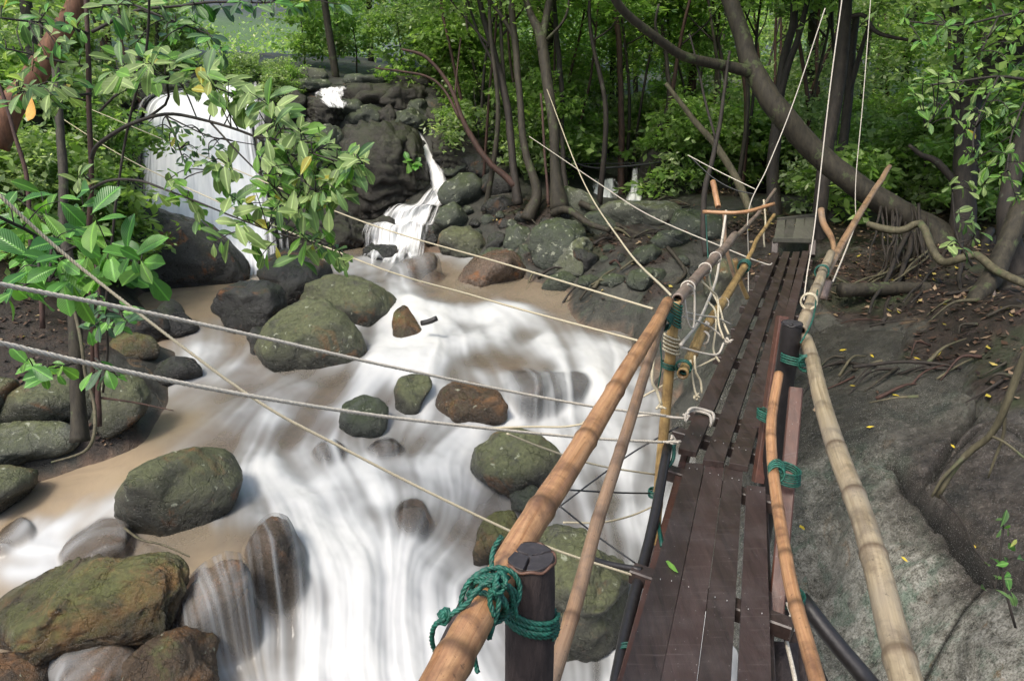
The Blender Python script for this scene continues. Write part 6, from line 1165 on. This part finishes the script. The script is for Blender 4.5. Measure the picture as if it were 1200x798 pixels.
# one yellow leaf
th = thing('leaf', D(37, 115, 4.2), 'single yellow orange leaf hanging at the upper left', 'leaf')
ym = simple('yellow_leaf_skin', (.62, .33, .06), .5, 20, .2, .3)
me = leaf_mesh('blade', ym, .45, .1); o = bpy.data.objects.new('blade', me); COL.objects.link(o); o.parent = th; o.matrix_local = Matrix.Rotation(math.radians(-100), 4, 'X') @ Matrix.Rotation(.2, 4, 'Z') @ Matrix.Scale(.13, 4)
leafy('leafy_branch', 'light green drooping spray in front of the thick dark right tree', 'branch', (1130,90,5.0),
 [[(1210,95,5,4),(1170,90,5,3),(1130,95,5,2.5),(1090,100,5,2)],[(1170,90,5,2.5),(1150,130,4.9,2),(1140,170,4.8,2),(1150,210,4.8,1.5)],[(1200,120,5,2.5),(1185,160,4.9,2),(1180,200,4.8,1.5)],[(1130,95,5,2),(1100,130,4.9,1.6),(1085,150,4.8,1.2)]],
 wh([(1082,92),(1092,102),(1104,94),(1112,108),(1126,98),(1094,120),(1080,128),(1110,128),(1124,140),(1088,142),(1140,112),(1156,102),(1170,112),(1184,96),(1140,150),(1126,160),(1150,172),(1164,158),(1142,190),(1158,196),(1178,180),(1190,150),(1150,222),(1170,210),(1186,214),(1130,180),(1196,190),(1164,134),(1182,128),(1138,130),(1148,206),(1192,236),(1100,86),(1118,84),(1090,88),(1072,110),(1196,112),(1176,148)], 4.9, .4), ['lime', 'pale', 'mid'], .068, (5, 8), seed=14)
leafy('leafy_branch', 'green leaf spray at the top right corner', 'branch', (1180,20,5.4),
 [[(1215,10,5.4,3),(1170,20,5.4,3),(1120,30,5.4,2),(1060,25,5.4,2)],[(1170,20,5.4,2),(1150,60,5.3,2)]],
 wh([(1060,20),(1078,30),(1095,18),(1110,34),(1128,22),(1145,34),(1160,16),(1178,32),(1192,18),(1190,50),(1170,62),(1150,58),(1140,74),(1185,74),(1100,50),(1120,60),(1080,50)], 5.4, .4), ['lime', 'mid', 'bright'], .07, (5, 8), seed=15)
leafy('leafy_sprig', 'pale leafed sprig standing before the roots at right', 'sprig', (1128,300,5.0),
 [[(1140,312,5,3),(1122,280,5,2.5),(1118,250,5,2),(1116,225,5,1.5)],[(1122,285,5,2),(1140,280,5,1.5)]], wh([(1112,218),(1130,212),(1140,225),(1124,250),(1136,262),(1110,288),(1124,288),(1140,282),(1150,270),(1146,256)], 5.0, .1), ['pale', 'mid'], .10, (2, 4), seed=16)
leafy('seedling', 'green seedling sprouting on the cracked slab at the right edge', 'plant', (1185,690,3.0),
 [[(1190,735,3,3),(1178,690,3,3),(1172,650,3,2.5),(1176,620,3,2)],[(1172,660,3,2),(1166,690,3,1.5)]], wh([(1172,618),(1180,610),(1190,640),(1192,655),(1172,662),(1166,690),(1176,676),(1186,690)], 3.0, .06), ['bright', 'mid'], .062, (2, 4), seed=17)
leafy('fern', 'small bright fern on the big dark rock face', 'plant', (483,195,12.1), [[(484,198,12.1,2),(482,190,12.1,1.5)]], wh([(478,190),(484,188),(488,192),(480,195)], 12.0, .05), ['bright', 'lime'], .16, (4, 6), seed=18)
tag(obj('fallen_leaf', *(lambda q: (q, [(0, 1, 2, 3, 4, 5)]))(np.array([W(x, y, z) for x, y, z in [(780,657,.009),(783,656.5,.013),(790,662,.016),(795,671,.012),(790,669,.009),(784,664,.008)]])), L_LIME), 'single green leaf lying on the left near plank', 'leaf')

# ---------------------------------------------------------------- the wood behind: understorey trees, shrubs, far wood
rs = random.Random(21)
def wood_tree(x, y, crowns, r, label, group, hgt=7, bark=BARK):
    z = float(land_z(x, y)[0][0]); th = thing('tree', (x, y, z), label, 'tree', group)
    lean = (rs.uniform(-.9, .9), rs.uniform(-.5, .5)); P = spline([(x, y, z-.2), (x+lean[0]*.3, y+lean[1]*.3, z+hgt*.35), (x+lean[0]*.4+rs.uniform(-.3, .3), y+lean[1]*.6, z+hgt*.7), (x+lean[0], y+lean[1], z+hgt)], 26)
    V, Fc = tube(P, np.linspace(r, r*.5, 26), 8, rough=.15, seed=rs.randrange(99)); obj('trunk', V, Fc, bark, th)
    for k in range(2):
        j = rs.randrange(9, 18); a = rs.uniform(0, 6.28); e = P[j]+np.array((math.cos(a)*1.1, math.sin(a)*.8, rs.uniform(.4, 1.3)))
        V, Fc = tube(spline([P[j], (P[j]+e)/2+np.array((0, 0, -.1)), e], 12), np.linspace(r*.45, r*.12, 12), 6, rough=.1); obj('limb', V, Fc, bark, th)
    for (dx, dy, dz_, s) in crowns: put_crown(th, (x+dx, y+dy, z+dz_), s, rs.randrange(10), rs.uniform(0, 6.28))
def ring(t, n, xs, zlo, zhi, label, group, smin=.75, smax=1.15, skip=None):
    for i in range(n):
        u = xs[0]+(xs[1]-xs[0])*(i+rs.uniform(.2, .8))/n
        if skip and skip(u*F+CX): continue
        x = u*t; y = t*.98+rs.uniform(-1, 1)
        cr = [(rs.uniform(-.8, .8), rs.uniform(-.6, .6), rs.uniform(zlo, zhi), rs.uniform(smin, smax)) for _ in range(2)]+([(rs.uniform(-.9, .9), rs.uniform(-.6, .6), rs.uniform(zhi, zhi+1.2), smin)] if t < 17 else [])
        wood_tree(x, y, cr, rs.uniform(.05, .13), label, group, rs.uniform(5.5, 8), [BARK, BARK_M, BARK_R][i % 3])
ring(15.5, 13, (-.80, .80), 1.2, 2.6, 'slender leafy tree at the near edge of the wood', 'trees at the near edge of the wood', .6, .95, lambda px: 245 < px < 375)
ring(19, 16, (-.80, .80), 1.0, 3.0, 'leafy tree deeper in the wood', 'trees deeper in the wood', .9, 1.2, lambda px: 262 < px < 385)
ring(24, 13, (-.80, .80), .6, 2.8, 'leafy tree far back in the wood', 'trees far back in the wood', 1.1, 1.5, lambda px: 255 < px < 395)
for i in range(175):                    # undergrowth
    zone = rs.random()
    if zone < .36: px, t = rs.uniform(520, 900), rs.uniform(12.8, 17)
    elif zone < .60: px, t = rs.uniform(-40, 150), rs.uniform(7.5, 14)
    elif zone < .80: px, t = rs.uniform(940, 1230), rs.uniform(9.5, 15)
    elif zone < .92: px, t = rs.uniform(180, 600), rs.uniform(13.9, 17)
    else: px, t = rs.uniform(1120, 1230), rs.uniform(9.5, 12)
    if 670 < px < 775 and t < 15.5: px += 110
    if 380 < px < 560 and t < 15: t += 1.6
    if 262 < px < 378: t = rs.uniform(14.2, 15.2)
    x = (px-CX)/F*t; y = t*.97; z = float(land_z(x, y)[0][0])
    th = thing('shrub', (x, y, z), ('low ' if t < 13 else 'taller ' if t > 15.5 else 'bushy ')+['green', 'dark green'][i % 2]+' shrub '+('on the left bank behind the stems' if px < 180 else 'above the waterfalls' if px < 520 else 'behind the central trunks' if px < 700 else 'around the cascade in the wood' if px < 820 else 'under the big leaning tree' if px < 960 else 'beyond the roots on the right bank'), 'shrub', 'shrubs of the undergrowth')
    small_ = 262 < px < 378
    for k in range(rs.choice((2, 3, 3))):
        o = bpy.data.objects.new('foliage', SHRUB[rs.randrange(5)]); COL.objects.link(o); o.parent = th; s = rs.uniform(.7, 1.7)*(.45 if small_ else 1)
        o.location = (rs.uniform(-.4, .4), rs.uniform(-.3, .3), .2+rs.uniform(.0, 1.1)*(.1 if small_ else 1)); o.scale = (s, s, s); o.rotation_euler = (0, 0, rs.uniform(0, 6.28))
    hs_ = .3 if small_ else 1.2; V, Fc = tube([(x, y, z-.1), (x+.03, y, z+hs_*.4), (x-.05, y+.1, z+hs_)], (.02, .015, .006), 5); obj('stem', V, Fc, BARK, th)
for i in range(84):
    px = rs.uniform(520, 1190) if i < 70 else rs.uniform(0, 240); t = rs.uniform(11.8, 19); x = (px-CX)/F*t; y = t*.97; z = float(land_z(x, y)[0][0])
    th = thing('sapling', (x, y, z), ['dark', 'reddish', 'mossy'][i % 3]+' thin sapling stem '+('left of the waterfalls' if px < 250 else 'behind the central trees' if px < 700 else 'near the cascade in the wood' if px < 850 else 'behind the big leaning tree' if px < 1000 else 'in the wood at far right')+(', nearer' if t < 15 else ', farther back'), 'tree', 'saplings in the wood')
    a_ = rs.uniform(-.9, .9); P = spline([(x, y, z-.1), (x+a_*.3+rs.uniform(-.2, .2), y, z+1.4), (x+a_*.7, y+.2, z+2.8), (x+a_+rs.uniform(-.4, .4), y+.3, z+4.8)], 22)
    V, Fc = tube(P, np.linspace(rs.uniform(.025, .055), .015, 22), 6, rough=.1, seed=i); obj('trunk', V, Fc, [BARK, BARK_R, BARK_M][i % 3], th)
    e = P[12]+np.array((rs.uniform(-.9, .9), .1, rs.uniform(.5, 1.1))); V, Fc = tube(spline([P[12], (P[12]+e)/2+np.array((.05, 0, -.08)), e], 8), np.linspace(.018, .006, 8), 5); obj('limb', V, Fc, BARK, th)
    o = bpy.data.objects.new('foliage', SHRUB[rs.randrange(5)]); COL.objects.link(o); o.parent = th; o.location = Vector(tuple(e))-th.location; o.scale = (1.3, 1.3, .8)
# unseen crowns without trunks, added overhead to shade the banks
for (x, y, z, s) in [(5.5,6.5,5.6,1.6),(4.6,8.0,5.4,1.5),(6.8,7.2,5.2,1.5),(3.6,9.2,5.8,1.4),(7.8,9.5,5.8,1.6),(-9.5,8,5.6,1.4),(8.5,5,5.4,1.6)]:
    zb = float(land_z(x+.6, y+.4)[0][0])
    th = thing('tree', (x+.6, y+.4, zb), 'unseen leaf crowns added above the view to shade the bank', 'tree', 'added shading crowns over both banks')
    for k in range(2): put_crown(th, (x+rs.uniform(-.7, .7), y+rs.uniform(-.7, .7), z+k*.5), s, rs.randrange(10), rs.uniform(0, 6.28))
# far wood closing the view
V, Fc = leafcloud(1, 1, 1, 1); Vs, Fs, n0 = [], [], 0
R2 = np.random.default_rng(77); N = 40000; px = R2.uniform(-300, 1500, N); t = R2.uniform(29, 40, N); X_ = (px-CX)/F*t; Y_ = t*.98
zb = land_z(X_, Y_, False)[0]; gap = (np.abs(px-325) < 60) | (np.abs(px-1010) < 28)
zz = zb+R2.random(N)**.9*np.where(gap, 1.5, 6.0)+.3*R2.normal(size=N)
kp_ = ~gap | (R2.random(N) < .65); P = np.c_[X_, Y_, zz][kp_]; N = len(P); P += np.c_[fbm(P*.5, 2, 1), fbm(P*.5, 2, 2), fbm(P*.5, 2, 3)]*1.2
d = R2.normal(size=(N, 3)); d /= np.linalg.norm(d, axis=1)[:, None]; s_ = np.cross(d, R2.normal(size=(N, 3))); s_ /= np.linalg.norm(s_, axis=1)[:, None]; ln = R2.uniform(.10, .24, N)[:, None]
V = np.stack([P, P+d*ln*.5+s_*ln*.28, P+d*ln, P+d*ln*.5-s_*ln*.28], 1).reshape(-1, 3)
o = obj('far_wood', V, np.arange(N*4).reshape(N, 4), L_WOOD[2], smooth=False); tag(o, 'mass of sunlit green foliage closing the valley behind the trees', 'foliage', kind='stuff')  # lightest leaf material: strong sunlight put into the colour
# leaf litter on the banks
N = 16000; R3 = np.random.default_rng(5)
pts_l = []
for x0, x1, y0, y1, m_ in [(2.0, 7.5, 4.2, 11, .52), (-.5, 3.6, 8.0, 12.5, .28), (-7, -2.4, 5.2, 11, .2)]:
    k = int(N*m_); pts_l.append(np.c_[R3.uniform(x0, x1, k), R3.uniform(y0, y1, k)])
pl = np.vstack(pts_l); zl, rkl = land_z(pl[:, 0], pl[:, 1]); wl = rbf_eval(WFIT, pl)
ok = (rkl < .45) | (R3.random(len(pl)) < .012); ok &= zl > wl+.05; pl, zl = pl[ok], zl[ok]; n = len(pl)
P = np.c_[pl, zl+R3.uniform(.005, .03, n)]; a = R3.uniform(0, 6.28, n); d = np.c_[np.cos(a), np.sin(a), R3.normal(0, .25, n)]; s_ = np.c_[-np.sin(a), np.cos(a), R3.normal(0, .25, n)]
ln = R3.uniform(.03, .085, n)[:, None]; V = np.stack([P-d*ln*.5, P+s_*ln*.25, P+d*ln*.5+np.array((0, 0, .01)), P-s_*ln*.25], 1).reshape(-1, 3)
lb = NB('dead_leaf_litter'); lb.l(lb.ramp(lb.geo().outputs['Random Per Island'], [(0, (.015, .008, .006)), (.5, (.055, .03, .02)), (.8, (.12, .075, .05)), (.95, (.30, .22, .14)), (.985, (.40, .33, .05))]), lb.b.inputs['Base Color']); lb.b.inputs['Roughness'].default_value = .5
o = obj('leaf_litter', V, np.arange(n*4).reshape(n, 4), lb.m, smooth=False); tag(o, 'dead brown leaves scattered over the banks', 'leaf litter', kind='stuff')


# fallen yellow leaves on the rock, each one a thing
ry = random.Random(3); yl = simple('fallen_yellow_leaf', (.55, .42, .04), .5, 40, .2, .3)
for i, (x, y) in enumerate([(1022,417),(1075,420),(1132,590),(988,410),(1117,523),(1020,500),(1050,463),(1083,402),(1160,470),(1000,452),(1142,640),(940,618),(1060,655)]):
    p = W(x, y, -.5)
    for _ in range(6): p = W(x, y, float(land_z(p[0], p[1])[0][0])+.03)
    p = W(x, y, p[2]); a = ry.uniform(0, 6.28); L_ = ry.uniform(.022, .036); d = np.array((math.cos(a), math.sin(a), .1))*L_; q = np.array((-math.sin(a), math.cos(a), .15))*L_*.38
    V = [p-d, p-d*.3+q, p+d*.4+q*.8, p+d, p+d*.4-q*.8+np.array((0, 0, .004)), p-d*.3-q]
    tag(obj('fallen_leaf', V, [(0, 1, 2, 3), (0, 3, 4, 5)], yl), 'tiny yellow leaf fallen on the bare rock right of the bridge', 'leaf', 'yellow leaves fallen on the right slab')
